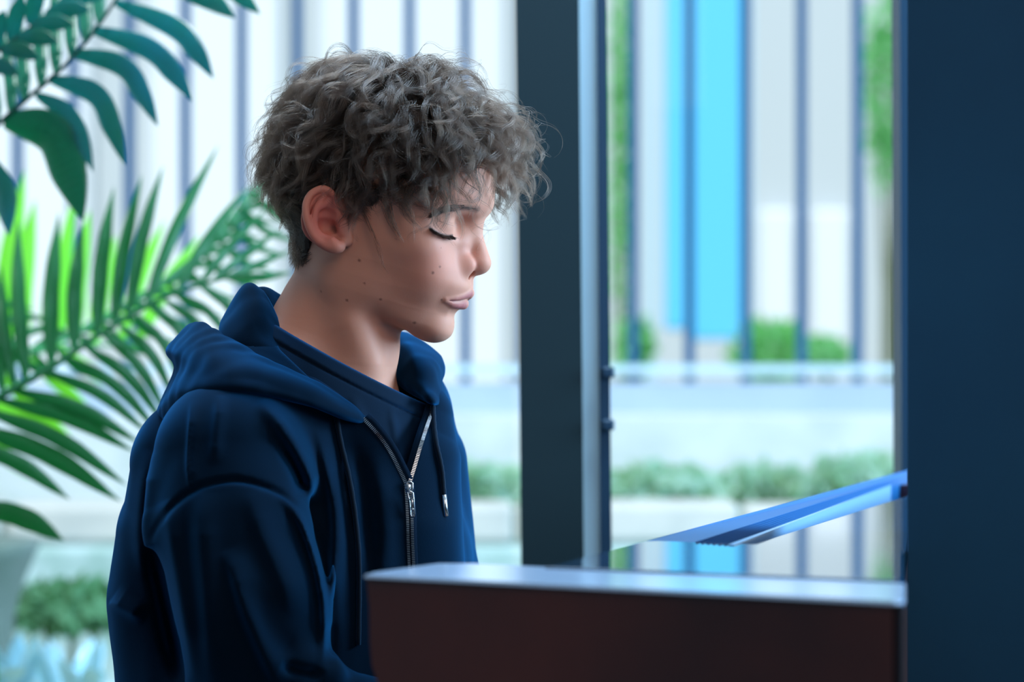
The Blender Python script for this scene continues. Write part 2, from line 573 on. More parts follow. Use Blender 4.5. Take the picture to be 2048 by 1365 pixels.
PITCH, YAW = math.radians(16), math.radians(10)
cP, sP, cYw, sYw = math.cos(PITCH), math.sin(PITCH), math.cos(YAW), math.sin(YAW)
H_f = np.array([cP * cYw, -cP * sYw, -sP]); H_r = np.array([-sYw, -cYw, 0]); H_u = np.array([sP * cYw, -sP * sYw, cP])
H_M = np.stack([H_f, H_r, H_u]).astype(f32)          # rows: forward, towards camera, up
H_O = (P(718, 460, D0) * 1000).astype(f32)            # middle of the head, ear height
MM = D0 / F_PX * 1000
def to_head(p): return (p - H_O) @ H_M.T
def to_world(q): return np.asarray(q, float) @ H_M + H_O
def L(px, py, v=0.0):
    """head coordinates (forward, side, up) of a picture point lying v mm to the side of the middle plane"""
    Xw = (px - 718) * MM - H_r[0] * v
    Zw = -(py - 460) * MM
    A = np.array([[H_f[0], H_u[0]], [H_f[2], H_u[2]]])
    u, w = np.linalg.solve(A, [Xw, Zw])
    return np.array([u, v, w])

# silhouette of the face, brow to throat
prof = np.array([L(*q) for q in [(992, 350), (993, 385), (984, 405), (970, 425), (961, 440), (959, 452), (964, 476), (970, 507), (977, 521),
                                 (981, 534), (979, 544), (971, 550), (958, 553), (949, 556), (947, 563), (950, 577), (950, 583),
                                 (945, 590), (936, 597), (935, 603), (932, 610), (927, 618), (918, 622), (912, 629), (908, 638),
                                 (903, 652), (895, 666), (884, 677), (866, 684)]])
# w (up) -> forward reach of the midline without nose and lips
W_b = np.array([-82, -79, -74, -66, -56, -50, -38, -23, -10, 5, 20, 36, 46, 56, 68, 82, 100])
U_b = np.array([66, 80, 91, 98.5, 99.5, 99.5, 104, 110.5, 107, 100, 97, 97.5, 99.5, 102, 102.5, 99, 90.])
_w = np.linspace(-90, 110, 401); _u = np.interp(_w, W_b, U_b)
_k = np.exp(-(np.arange(-16, 17) / 7.0) ** 2); _k /= _k.sum()
_u = np.convolve(np.pad(_u, 16, 'edge'), _k, 'valid')
W_b, U_b = _w, _u
W_h = np.array([-82, -74, -62, -50, -36, -20, 0, 20, 40, 60, 80, 100])
Hw = np.array([24, 33, 43, 50, 55.5, 60, 63, 65, 67, 70, 71, 66.])
po = np.argsort(prof[:, 2])
pw, pu = prof[po, 2], prof[po, 0]

def gauss(x, s): return np.exp(-(x / s) ** 2)

face_crease = [(84, 21.5, 5, .2), (81.5, 22, -4, .9), (85, 21, -12, .5)]
lips = None
lash = [(67, 46, 21.5, .4), (74.5, 42.5, 19.8, .8), (80.5, 37.5, 18.6, 1.0), (84.5, 31, 18.2, 1.0), (83.5, 24, 19, .8), (81, 18, 20.5, .4)]
def head_F(p):
    q = to_head(p)
    u, v, w = q[:, 0], q[:, 1], q[:, 2]
    av = np.abs(v)
    # skull
    d = ell(q, (12, 0, 50), (88, 71, 76))
    d = smin(d, ell(q, (-28, 0, 30), (50, 58, 48)), 14)
    # face and jaw as a stack of rounded sections
    A = np.interp(w, W_b, U_b).astype(f32) - 12
    Wd = np.interp(w, W_h, Hw).astype(f32)
    du = u - 12
    pe = np.interp(w, [-50, -20, 4, 20, 38, 52, 75], [2.3, 2.15, 1.85, 1.5, 1.5, 1.8, 2.2]).astype(f32)
    t = np.where(du > 0, np.abs(du) / A, np.abs(du) / 34.0)
    rad = (t ** 1.95 + (av / Wd) ** pe) ** 0.5
    g = (rad - 1) * np.minimum(A, Wd) * 0.95
    # jaw underside and back
    und = -(w + 72 - (np.clip(u - 88, -90, 30)) * -0.17) - 0
    und = (-w - 75.0) + np.clip(74 - u, 0, 90) * 0.36
    g = smax(g, und, 14)
    g = smax(g, w - 92, 30)
    d = smin(d, g, 16)
    # brow
    for s in (1, -1):
        qs = q * np.array([1, s, 1], f32)
        d = smin(d, chain(qs, [(98, 8, 50, 6), (91, 22, 54, 6.5), (77, 39, 51, 6), (65, 49, 44, 5)]), 12)
        d = smin(d, ell(qs, (58, 42, 2), (24, 19, 17)), 18)      # cheekbone
        d = smin(d, ell(qs, (70, 26, -18), (20, 22, 22)), 14)    # cheek
        d = smin(d, ell(qs, (18, 40, -42), (22, 13, 18)), 16)    # jaw angle
        d = smax(d, -ell(qs, (97, 27, 28), (14.5, 15, 9.5)), 8)     # socket
        d = smin(d, ell(qs, (72.5, 31, 24.5), (13.8, 15.5, 12.5)), 4)   # closed lid over the eye
        d = smax(d, -chain(qs, lash), 1.6)
        d = smin(d, chain(qs, [(82, 16, 42, 3), (83, 26, 43.5, 4.5), (75, 39, 40, 4), (65, 48, 33, 2.5)]), 6)   # fold above the lid
    # nose
    N = (np.interp(w, pw, pu) - np.interp(w, W_b, U_b)).astype(f32)
    dn = chain(q, [(93, 0, 42, 6.5), (99.5, 0, 22, 7.5), (107.5, 0, 8, 8.6), (111.2, 0, 1.5, 9.4)])
    dn = smin(dn, ell(q, (103, 0, 0), (13, 12, 9.5)), 6)
    for s in (1, -1):
        qs = q * np.array([1, s, 1], f32)
        dn = smin(dn, ell(qs, (95.8, 13.2, -3.4), (14, 6.8, 9.6)), 3.2)
        dn = smin(dn, chain(qs, [(88, 9, 32, 4), (92, 12, 14, 5)]), 10)
    d = smin(d, dn, 7)
    for s in (1, -1):
        qs = q * np.array([1, s, 1], f32)
        d = smax(d, -ell(qs, (103.5, 8.5, -10.5), (7, 3.8, 5.5)), 1.6)
        # crease round the wing of the nose
        d = smax(d, -chain(qs, [(face_crease[0]), (face_crease[1]), (face_crease[2])]), 3)
    # mouth
    d = smin(d, ell(q, (90, 0, -28), (14, 25, 18)), 10)
    if lips is None:
        return d
    for s in (1, -1):
        qs = q * np.array([1, s, 1], f32)
        d = smin(d, chain(qs, lips[0]), 3)
        d = smin(d, chain(qs, lips[1]), 3)
    for s in (1, -1):
        qs = q * np.array([1, s, 1], f32)
        d = smax(d, -chain(qs, lips[2]), 1.8)
    d = smax(d, -chain(q, [(109, 0, -12.5, 1.0), (110.5, 0, -19, 1.2)]), 4)      # philtrum
    d = smax(d, -chain(q, [(106, -12, -48, 2.0), (108.5, 0, -49.5, 2.6), (106, 12, -48, 2.0)]), 8)
    d = smin(d, ell(q, (86, 0, -62), (15.5, 19, 14)), 10)     # chin
    return d

def face_u(v, w):
    """how far forward the bare face reaches at side v, height w"""
    us = np.linspace(40, 125, 400)
    q = np.stack([us, np.full(400, v), np.full(400, w)], 1)
    F = head_F(to_world(q).astype(f32))
    i = np.where(F < 0)[0]
    return us[i[-1]] if len(i) else 40.0
def on_face(rows):
    """rows v, w, radius, height of the strand above the bare face"""
    return [(face_u(v, w) + up - r, v, w, r) for v, w, r, up in rows]
lips = (on_face([(0, -27.0, 3.3, 2.6), (3.5, -26.4, 3.3, 2.8), (8, -28.2, 3.0, 2.4), (14, -30.8, 2.5, 1.7), (20, -33.4, 1.9, .9), (27, -36.0, 1.0, .1)]),
        on_face([(0, -36.8, 4.2, 3.8), (7, -37.6, 4.0, 3.4), (13, -38.8, 3.4, 2.6), (19, -38.4, 2.4, 1.2), (26, -37.0, 1.1, .1)]),
        on_face([(0, -31.6, .5, 2.0), (7, -32.6, .6, 1.8), (14, -34.0, .6, 1.3), (21, -35.6, .5, .7), (27.5, -36.5, .35, .3)]))
print(lips)
# ---- the ear in the plane of the picture
def E_(px, py, v, r): 
    a = L(px, py, v); return (a[0], a[1], a[2], r)
ear_helix = [E_(676, 436, 71, 2.2), E_(680, 424, 74, 2.6), E_(682, 408, 76, 3.0), E_(674, 396, 78, 3.2), E_(660, 389.5, 80, 3.3), E_(645, 394, 82, 3.2), E_(634, 404, 84, 3.2),
             E_(628, 420, 86, 3.2), E_(628, 440, 87, 3.2), E_(633, 460, 86, 3.3), E_(641, 477, 84, 3.4), E_(652, 490, 82, 3.8)]
ear_anti = [E_(668, 484, 80, 2.6), E_(655, 480, 81, 3.4), E_(645, 468, 82, 3.4), E_(642, 450, 82.5, 3.2), E_(646, 430, 82, 3.2), E_(655, 414, 80, 3.3), E_(663, 400, 78, 3.0)]
ear_anti2 = [E_(648, 426, 81, 2.6), E_(660, 420, 78.5, 2.8), E_(672, 412, 76, 2.6)]
ear_trag = [E_(690, 432, 68, 3.6), E_(690, 446, 70.5, 3.6), E_(692, 458, 71, 3.8), E_(695, 470, 70, 3.2)]
ear_lobe = [E_(676, 490, 79, 4.6), E_(684, 499, 78, 5.2), E_(692, 499, 75, 4.4)]
ear_lobe2 = [E_(652, 488, 81, 4), E_(664, 496, 80, 4.6), E_(677, 502, 78, 4.6), E_(690, 503, 75, 4.0)]
earc = L(664, 446, 76)
def ear_F(p):
    q = to_head(p)
    # back plate, tilted so the rim stands off the head
    n = np.array([0.42, 1.0, 0.0]); n = n / np.linalg.norm(n)
    pl = (q - np.array([earc[0], 74.0, earc[2]], f32)) @ n.astype(f32)
    c1 = L(657, 440, 74); c2 = L(672, 480, 74)
    plate = smin(ell(q * np.array([1, 0, 1], f32), (c1[0], 0, c1[2]), (15.5, 999, 23)),
                 ell(q * np.array([1, 0, 1], f32), (c2[0], 0, c2[2]), (11, 999, 13)), 8)
    plate = smax(plate, np.abs(pl) - 2.0, 2)
    d = plate
    d = smin(d, chain(q, [(earc[0] + 4, 60, earc[2], 13), (earc[0] + 2, 70, earc[2], 10)]), 10)
    d = smin(d, schain(q, ear_lobe), 4)
    d = smin(d, schain(q, ear_lobe2), 3)
    # bowl
    b1, b2 = L(664, 462, 80), L(684, 466, 74)
    bowl = smin(ell(q, (b1[0], 83, b1[2]), (9.0, 13, 10.0)), ell(q, L(670, 438, 82), (8.5, 8, 6.5)), 3)
    bowl = smin(bowl, ell(q, (b2[0] - 2, 76, b2[2]), (5.5, 12, 5)), 3)
    d = smax(d, -bowl, 2.5)
    d = smin(d, schain(q, ear_helix), 1.4)
    d = smin(d, schain(q, ear_anti), 2.2)
    d = smin(d, chain(q, ear_anti2), 2.2)
    d = smin(d, schain(q, ear_trag), 2.5)
    d = smin(d, chain(q, [E_(700, 425, 64, 6), E_(704, 462, 64, 6), E_(704, 488, 65, 5)]), 7)
    return d

# ---- neck, throat and upper chest, in room axes (mm)
def Wp(px, py, dd=0.0, r=None):
    """room point in mm: picture place (px,py), dd mm behind (+) or before (-) the plane of the boy's head"""
    a = P(px, py, D0 + dd / 1000.0) * 1000
    return (a[0], a[1], a[2]) if r is None else (a[0], a[1], a[2], r)

def neck_F(p):
    sx = np.array([1, 1, 1], f32)
    a = chain(p, [Wp(706, 470, 2, 49), Wp(700, 560, 4, 46.5), Wp(684, 640, 6, 47), Wp(676, 720, 8, 49), Wp(668, 800, 10, 54)])
    # trapezius slopes to both shoulders, collar bones, chest
    a = smin(a, chain(p, [Wp(618, 622, 10, 24), Wp(566, 706, -22, 30), Wp(490, 812, -80, 28)]), 26)
    a = smin(a, chain(p, [Wp(640, 640, 30, 24), Wp(725, 715, 64, 24), Wp(775, 790, 88, 24)]), 24)
    a = smin(a, ell(p, Wp(668, 980, 25), (70, 74, 110)), 30)
    # neck muscle from behind the ear to the throat
    a = smin(a, chain(p, [Wp(668, 540, -36, 9), Wp(702, 640, -36, 8), Wp(738, 725, -26, 4)]), 24)
    a = smin(a, ell(p, Wp(768, 690, -2), (12, 10, 24)), 14)    # throat
    return a

def body_F(p):
    d = head_F(p)
    m = d < 40
    nk = neck_F(p)
    d = smin(d, nk, 13)
    c = to_head(p)
    near_ear = (np.abs(c[:, 0] - earc[0]) < 40) & (c[:, 1] > 50) & (np.abs(c[:, 2] - earc[2]) < 48)
    if near_ear.any():
        e = ear_F(p[near_ear])
        d[near_ear] = smin(d[near_ear], e, 3.0)
    far_ear = (np.abs(c[:, 0] - earc[0]) < 40) & (c[:, 1] < -50) & (np.abs(c[:, 2] - earc[2]) < 48)
    if far_ear.any():
        pm = (c[far_ear] * np.array([1, -1, 1], f32)) @ H_M + H_O
        d[far_ear] = smin(d[far_ear], ear_F(pm.astype(f32)), 3.0)
    return d

def hit(px, py, F=None, near_d=1.75, far_d=2.45, n=500):
    """where the line of sight through (px,py) meets a body; room millimetres"""
    F = F or body_F
    for a, b in ((near_d, far_d), None) if False else ((near_d, far_d),):
        ys = np.linspace(a, b, n)
        pts = np.array([P(px, py, y) for y in ys]) * 1000
        f = F(pts.astype(f32))
        i = np.where(f < 0)[0]
        if not len(i) or i[0] == 0:
            return None
        k = i[0]; t = f[k - 1] / (f[k - 1] - f[k])
        return pts[k - 1] * (1 - t) + pts[k] * t

M_skin = mat('skin', srgb(196, 142, 120), 0.56, spec=0.3, sss=0.25, bump=(700, 0.12, 0.0004))
nt = M_skin.node_tree
at = nt.nodes.new('ShaderNodeAttribute'); at.attribute_name = 'tint'
nt.links.new(at.outputs['Color'], nt.nodes['Principled BSDF'].inputs['Base Color'])

import time as _t
_t0 = _t.time()
blo = np.array([P(535, 0)[0] * 1000, D0 * 1000 - 125, P(0, 860)[2] * 1000]); bhi = np.array([P(1000, 0)[0] * 1000, D0 * 1000 + 135, P(0, 115)[2] * 1000])
HV, HQ = surface_net(body_F, blo, bhi, 1.15)
print('body', len(HV), _t.time() - _t0)
body = fast_mesh('body', HV / 1000, HQ, M_skin, person)

# own colour of the skin: redder ear, lips, cheek; moles
hq = to_head(HV)
def blob(c, r): 
    return np.exp(-(((hq - np.array(c, f32)) / np.array(r, f32)) ** 2).sum(1))[:, None]
tint = np.ones((len(HV), 1)) * np.array(srgb(200, 140, 118)[:3])
def mixc(t, k, col): return t * (1 - k) + k * np.array(srgb(*col)[:3])
for s in (1, -1):
    tint = mixc(tint, 0.45 * blob((78, 36 * s, -8), (26, 30, 26)), (205, 122, 104))
    tint = mixc(tint, np.clip(1.0 * blob((earc[0], 80 * s, earc[2]), (22, 12, 32)), 0, .75), (205, 106, 96))
    tint = mixc(tint, 0.5 * blob((104, 10 * s, 2), (14, 10, 12)), (200, 120, 102))
    tint = mixc(tint, 0.35 * blob((76, 32 * s, 40), (16, 18, 8)), (168, 110, 96))
lip_u = np.full(len(HV), 9e9, f32); sel = (hq[:, 0] > 80) & (np.abs(hq[:, 1]) < 36) & (hq[:, 2] < -15) & (hq[:, 2] > -52)
qs = hq[sel].copy(); qs[:, 1] = np.abs(qs[:, 1])
lu = np.minimum(chain(qs, [(a, b, c, r + .5) for a, b, c, r in lips[0]]), chain(qs, [(a, b, c, r + .5) for a, b, c, r in lips[1]]))
lip_u[sel] = lu
tint = mixc(tint, np.clip(0.5 - lip_u / 1.6, 0, 0.85)[:, None], (150, 72, 84))
for px, py, r in [(718.5, 521, 1.2), (880, 534, 1.0), (866, 546, 1.2), (729, 567, .9), (761, 599, 1.1), (883, 600, .9), (829, 646, 1.3),
                  (882, 495, .5), (694, 601, 1.1), (642, 583, .8), (898, 429, .9), (792, 479, .6)]:
    c = hit(px, py, n=260)
    if c is None: continue
    dd_ = np.sqrt(((HV - c) ** 2).sum(1))
    tint = mixc(tint, np.clip(1.5 - dd_ / r, 0, 1)[:, None] * 0.75, (84, 44, 40))
lash_pts = [hit(*q, n=260) for q in [(860, 457), (870, 464), (882, 470), (894, 473), (905, 472)]]
lash_pts = [q for q in lash_pts if q is not None]
ll = chain(HV.astype(f32), [(*q, .5) for q in lash_pts])
tint = mixc(tint, np.clip(1.1 - ll / 1.4, 0, .95)[:, None], (40, 24, 24))
brow_pts = [hit(*q, n=200) for q in [(872, 426), (890, 419), (912, 416), (935, 416), (955, 420)]]
bl = chain(HV.astype(f32), [(*q, .5) for q in brow_pts if q is not None])
tint = mixc(tint, np.clip(1.0 - bl / 3.6, 0, .5)[:, None], (70, 48, 42))
# line of the closed eye
set_attr(body, 'tint', tint)
# ================================================================ HAIR
rng = np.random.default_rng(5)
SK_C = np.array([12, 0, 50.]); SK_R = np.array([88, 71, 76.])
def skull_d(q):
    k = (q - SK_C) / SK_R
    k0 = np.sqrt((k ** 2).sum(-1)) + 1e-9
    k1 = np.sqrt((((q - SK_C) / SK_R ** 2) ** 2).sum(-1)) + 1e-9
    d = k0 * (k0 - 1) / k1
    n = (q - SK_C) / SK_R ** 2
    n /= np.linalg.norm(n, axis=-1, keepdims=True)
    # below the widest level the head goes on as a column (nape and temples)
    low = q[..., 2] < 38
    c2 = (q[..., :2] - SK_C[:2]) / np.array([83, 70])
    r2 = np.sqrt((c2 ** 2).sum(-1)) + 1e-9
    d2 = (r2 - 1) * 72
    n2 = np.concatenate([(q[..., :2] - SK_C[:2]) / np.array([83, 70]) ** 2, np.zeros(q.shape[:-1] + (1,))], -1)
    n2 /= np.linalg.norm(n2, axis=-1, keepdims=True)
    return np.where(low, d2, d), np.where(low[..., None], n2, n)

def head_d(q):
    """distance and normal against the real head and neck, for q (...,3) in head axes"""
    sh_ = q.shape
    w_ = (q.reshape(-1, 3) @ H_M + H_O).astype(f32)
    def F_(x): return smin(head_F(x), neck_F(x), 13)
    d = F_(w_)
    g = np.stack([F_(w_ + np.eye(3, dtype=f32)[i] * 1.5) - F_(w_ - np.eye(3, dtype=f32)[i] * 1.5) for i in range(3)], 1)
    g = g @ H_M.T
    g /= np.linalg.norm(g, axis=1, keepdims=True) + 1e-9
    return d.reshape(sh_[:-1]).astype(float), g.reshape(sh_).astype(float)

def hair_low(u):
    """lowest level of the hair roots as a function of how far forward they sit"""
    return np.interp(u, [-75, -48, -30, -27, -24, 2, 6, 14, 24, 34, 52, 72, 84, 100], [-42, -41, -38, -30, 31, 33, 28, 16, 20, 40, 58, 76, 84, 88])
root_ok = (hq[:, 2] > hair_low(hq[:, 0])) & ~((hq[:, 0] > 0) & (hq[:, 2] < 5))
root_ok &= ~((hq[:, 2] < 0) & (np.abs(hq[:, 1]) > 62)) & (np.abs(hq[:, 1]) < 73)
root_ok &= ~(np.sqrt((hq[:, 0] - earc[0]) ** 2 + ((hq[:, 2] - earc[2]) * .75) ** 2) < 20) | (hq[:, 2] > 34)
# scalp reads dark through the hair
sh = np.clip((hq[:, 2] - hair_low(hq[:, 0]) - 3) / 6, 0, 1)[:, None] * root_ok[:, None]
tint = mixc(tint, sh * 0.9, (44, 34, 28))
set_ = body.data.color_attributes['tint']
cc = np.ones((len(HV), 4), f32); cc[:, :3] = tint
set_.data.foreach_set('color', cc.ravel())

ridx = np.where(root_ok)[0]
WH = np.array([-12.0, 4.0])
def make_guides(n, seed):
    r = np.random.default_rng(seed)
    # spread evenly: greedy thinning of random candidates
    cand = r.choice(ridx, n * 6, replace=False)
    pts = hq[cand]
    keep = [0]; dmin = np.linalg.norm(pts - pts[0], axis=1)
    for _ in range(n - 1):
        k = int(np.argmax(dmin)); keep.append(k)
        dmin = np.minimum(dmin, np.linalg.norm(pts - pts[k], axis=1))
    return pts[keep].astype(float)

def grow(root, length, H, curl, wave, seed, steps=26, grav=0.5, swirl=0.25, lift=1.0, jitter=0.28):
    r = np.random.default_rng(seed)
    N = len(root)
    p = root.copy()
    path = [p.copy()]
    st = (length / (steps - 1))[:, None]
    rad = np.concatenate([root[:, :2] - WH, np.zeros((N, 1))], 1)
    rad += np.array([6.0, 0, 0])
    rl = np.linalg.norm(rad, axis=1, keepdims=True)
    jit = r.normal(0, jitter, (N, 3))
    dw = np.linalg.norm(root[:, :2] - WH, axis=1)
    quick = 1.6 + 3.0 * np.exp(-(dw / 26) ** 2)
    for i in range(1, steps):
        s_ = i / (steps - 1)
        d, n = head_d(p)
        q = np.concatenate([p[:, :2] - WH, np.zeros((N, 1))], 1)
        q /= np.linalg.norm(q, axis=1, keepdims=True) + 6
        sw = np.cross(np.array([0, 0, 1.0]), q) * swirl
        g = np.array([-0.25, 0, -1.0]) * grav * (0.4 + s_)      # gravity leans to the face-down head
        f = q * 1.0 + sw + g + jit
        f = f - n * (f * n).sum(1, keepdims=True)
        f /= np.linalg.norm(f, axis=1, keepdims=True) + 1e-6
        want = H * np.sin(np.minimum(1.0, s_ * quick) * math.pi / 2) * (1.0 - 0.25 * s_)
        outw = np.clip((want - d) / 9.0, -1.2, 1.6)[:, None] * lift
        dirv = f + n * outw
        dirv /= np.linalg.norm(dirv, axis=1, keepdims=True)
        p = p + dirv * st
        path.append(p.copy())
    G = np.stack(path, 1)                                      # N, steps, 3
    # curls
    t = np.gradient(G, axis=1); t /= np.linalg.norm(t, axis=2, keepdims=True) + 1e-9
    _, nn = skull_d(G)
    b = np.cross(t, nn); b /= np.linalg.norm(b, axis=2, keepdims=True) + 1e-9
    a = np.cross(b, t)
    s_ = np.linspace(0, 1, steps)[None, :]
    ph = r.uniform(0, 6.283, (N, 1)) + 6.283 * s_ * (length / wave)[:, None]
    amp = curl[:, None] * np.clip(s_ * 1.6 - 0.4, 0, 1.1)
    sg = np.where(r.random((N, 1)) < .5, -1, 1)
    G = G + b * (amp * (np.cos(ph)) * sg)[..., None] + a * (amp * 0.7 * np.sin(ph))[..., None]
    return G

def strands_from(G, per, spread, tight, seed, keep_out=1.0, exact=False):
    r = np.random.default_rng(seed)
    N, S, _ = G.shape
    out = np.repeat(G, per, axis=0)
    M = len(out)
    off = r.normal(0, 1, (M, 1, 3)); off /= np.linalg.norm(off, axis=2, keepdims=True)
    off *= (r.random((M, 1, 1)) ** 0.5) * spread
    s_ = np.linspace(0, 1, S)[None, :, None]
    k = tight + (1 - tight) * (1 - s_) ** 1.1
    fan = 1.0 + 0.3 * np.clip(s_ - .75, 0, 1) * 4 * r.random((M, 1, 1))
    out = out + off * k * fan
    # own little waves
    for q in range(2):
        w = r.normal(0, 1, (M, 1, 3)); ph = r.uniform(0, 6.283, (M, 1, 1)); fr = r.uniform(1.0, 2.6, (M, 1, 1))
        out = out + w * np.sin(6.283 * s_ * fr + ph) * s_ * (0.55 if q == 0 else .3)
    # random length: slide the tip back
    ln = r.uniform(0.72, 1.0, (M, 1))
    u = np.linspace(0, 1, S)[None, :] * ln * (S - 1)
    i = np.minimum(u.astype(int), S - 2); f = (u - i)[..., None]
    rows = np.arange(M)[:, None]
    out = out[rows, i] * (1 - f) + out[rows, i + 1] * f
    d, n = head_d(out) if exact else skull_d(out)
    push = np.clip(keep_out - d, 0, 30)
    push[:, 0] = 0
    out = out + n * push[..., None]
    return out

def region(root):
    """length, shell height, curl radius for each root (front, sides, nape)"""
    u, v, w = root.T
    L_ = np.interp(w, [-42, -25, -5, 15, 35, 60, 95, 126], [10, 18, 24, 34, 48, 66, 84, 100])
    L_ = L_ + np.clip(u - 40, 0, 60) * 0.12
    H_ = np.interp(w, [-42, -20, 5, 25, 60, 95, 120], [1.0, 4, 8, 13, 19, 28, 40]) + np.clip(u - 50, 0, 50) * 0.10
    sb = (u > 0) & (w < 45) & (u < 45)                      # sideburns: shorter, flat
    L_ = np.where(sb, 58, L_); H_ = np.where(sb, 5.5, H_)
    L_ = np.where((u > 40) & (u < 76) & (w < 80), L_ * .66, L_)
    ft = (u > 70)
    L_ = np.where(ft, 52, L_)
    c = np.interp(w, [-42, 0, 25, 60, 126], [0.1, 0.5, 4.5, 7.5, 7.5])
    c = np.where(sb, 2.0, c)
    return L_, H_, c

def hair_obj(name, strands, radius, m, parent, mm_space='head', taper=0.75):
    M, S, _ = strands.shape
    W = (strands.reshape(-1, 3) @ H_M + H_O) / 1000.0 if mm_space == 'head' else strands.reshape(-1, 3) / 1000.0
    hc = bpy.data.hair_curves.new(name)
    hc.add_curves([S] * M)
    hc.attributes['position'].data.foreach_set('vector', W.astype(f32).ravel())
    ra = hc.attributes.new('radius', 'FLOAT', 'POINT')
    rr = np.tile(radius * (1 - taper * np.linspace(0, 1, S) ** 2), M)
    ra.data.foreach_set('value', rr.astype(f32))
    hc.materials.append(m)
    o = bpy.data.objects.new(name, hc)
    C.objects.link(o)
    if parent:
        o.parent = parent
        o.matrix_parent_inverse = Matrix.Translation(-parent.location)
    return o

M_hair = bpy.data.materials.new('hair_brown')
M_hair.use_nodes = True
nt = M_hair.node_tree; nt.nodes.clear()
ho = nt.nodes.new('ShaderNodeOutputMaterial'); hp = nt.nodes.new('ShaderNodeBsdfHairPrincipled')
hp.model = 'CHIANG'; hp.parametrization = 'COLOR'
hi = nt.nodes.new('ShaderNodeHairInfo')
cr = nt.nodes.new('ShaderNodeValToRGB')
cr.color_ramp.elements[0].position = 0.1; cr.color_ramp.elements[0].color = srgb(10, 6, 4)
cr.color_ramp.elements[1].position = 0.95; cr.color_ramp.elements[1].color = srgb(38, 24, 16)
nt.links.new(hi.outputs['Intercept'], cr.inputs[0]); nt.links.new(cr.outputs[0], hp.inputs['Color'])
hp.inputs['Roughness'].default_value = 0.24
hp.inputs['Radial Roughness'].default_value = 0.5
hp.inputs['Random Roughness'].default_value = 0.3
for k_ in hp.inputs:
    if k_.name == 'Random Color': k_.default_value = 0.2
nt.links.new(hp.outputs[0], ho.inputs[0])

# the thick underlayer as a body: scalp raised by a few millimetres, hair coloured
M_cap = mat('hair_underlayer', srgb(46, 36, 30), 0.7, bump=(260, 0.6, 0.002), noise=(60, srgb(70, 54, 42), 0.8))
vm = root_ok & (hq[:, 2] > hair_low(hq[:, 0]) + 4)
fm = vm[HQ].all(1)
used = np.unique(HQ[fm]); rm = -np.ones(len(HV), int); rm[used] = np.arange(len(used))
_, cn = skull_d(hq[used].astype(float))
lift = np.clip((hq[used, 2] - hair_low(hq[used, 0]) - 3) / 14, 0.05, 1)[:, None] * 5.0
cap_v = (hq[used] + cn * lift) @ H_M + H_O
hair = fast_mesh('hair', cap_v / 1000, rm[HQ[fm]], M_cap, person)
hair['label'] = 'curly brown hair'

g1 = make_guides(520, 11)
L1, H1, c1 = region(g1)
rr_ = np.random.default_rng(3)
G1 = grow(g1, L1 * rr_.uniform(.8, 1.15, len(g1)), H1 * rr_.uniform(.65, 1.1, len(g1)), c1 * rr_.uniform(.8, 1.6, len(g1)), rr_.uniform(42, 90, len(g1)), 21)
short = g1[:, 2] < 8
S1 = strands_from(G1[~short], 46, 8.5, 0.24, 31)
S1b = strands_from(G1[short], 90, 7.5, 0.9, 32, keep_out=0.3, exact=True)
g2 = make_guides(260, 12)
g2 = g2[g2[:, 2] > 25]
L2, H2, c2 = region(g2)
G2 = grow(g2, L2 * rr_.uniform(.9, 1.25, len(g2)), H2 * rr_.uniform(1.0, 1.35, len(g2)), c2 * rr_.uniform(.8, 1.7, len(g2)), rr_.uniform(30, 62, len(g2)), 22)
S2 = strands_from(G2, 14, 5, 0.22, 33)
g3 = hq[rr_.choice(ridx[(np.linalg.norm(hq[ridx][:, :2] - WH, axis=1) < 34) & (hq[ridx][:, 2] > 90)], 90)].astype(float)
G3 = grow(g3, rr_.uniform(50, 95, 90), rr_.uniform(26, 40, 90), rr_.uniform(3, 8, 90), rr_.uniform(40, 90, 90), 24, jitter=1.1)
S3 = strands_from(G3, 42, 9, 0.4, 35)
g4 = make_guides(330, 14); g4 = g4[g4[:, 2] > 20]
L4, H4, c4 = region(g4)
G4 = grow(g4, L4 * rr_.uniform(1.0, 1.4, len(g4)), H4 * rr_.uniform(1.0, 1.45, len(g4)), c4 * rr_.uniform(1.0, 2.0, len(g4)), rr_.uniform(22, 50, len(g4)), 25, jitter=.5)
S4 = strands_from(G4, 3, 5, 0.5, 36)
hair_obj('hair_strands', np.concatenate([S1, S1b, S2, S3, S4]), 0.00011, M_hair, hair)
print('hair', len(S1), len(S1b), len(S2), _t.time() - _t0)
# ================================================================ CLOTHES
M_hoodie = mat('navy_sweatshirt', srgb(0, 15, 29), 0.85, spec=0.05, bump=(1500, 0.25, 0.0005), sheen=0.4, sheen_tint=(0.02, 0.36, 1, 1))
M_lining = mat('navy_lining', srgb(1, 17, 33), 0.9, spec=0.1, bump=(1100, 0.4, 0.0006), sheen=0.3, sheen_tint=(0.03, 0.35, 1, 1))
M_shirt = mat('dark_tshirt', srgb(1, 17, 31), 0.9, spec=0.12, bump=(1600, 0.25, 0.0004), sheen=0.5, sheen_tint=(0.03, 0.34, 1, 1))
M_zip = mat('zip_metal', srgb(196, 200, 206), 0.25, 1.0)
M_cord = mat('drawcord', srgb(1, 14, 28), 0.85, spec=0.15, sheen=0.25, sheen_tint=(0.1, 0.45, 1, 1))

TY = math.radians(38)
T_f = np.array([math.cos(TY), -math.sin(TY), 0]); T_r = np.array([-math.sin(TY), -math.cos(TY), 0])
T_0 = np.array(Wp(650, 1000, 25))
T_M = np.stack([T_r, T_f, [0, 0, 1.0]]).astype(f32)      # across (to the near shoulder), forward, up
def to_torso(p): return (p - T_0.astype(f32)) @ T_M.T
def proj(p):
    """picture place of room points in mm"""
    k = F_PX / p[:, 1]
    return 1024 + p[:, 0] * k, 682.5 - (p[:, 2] - CAM_Z * 1000) * k

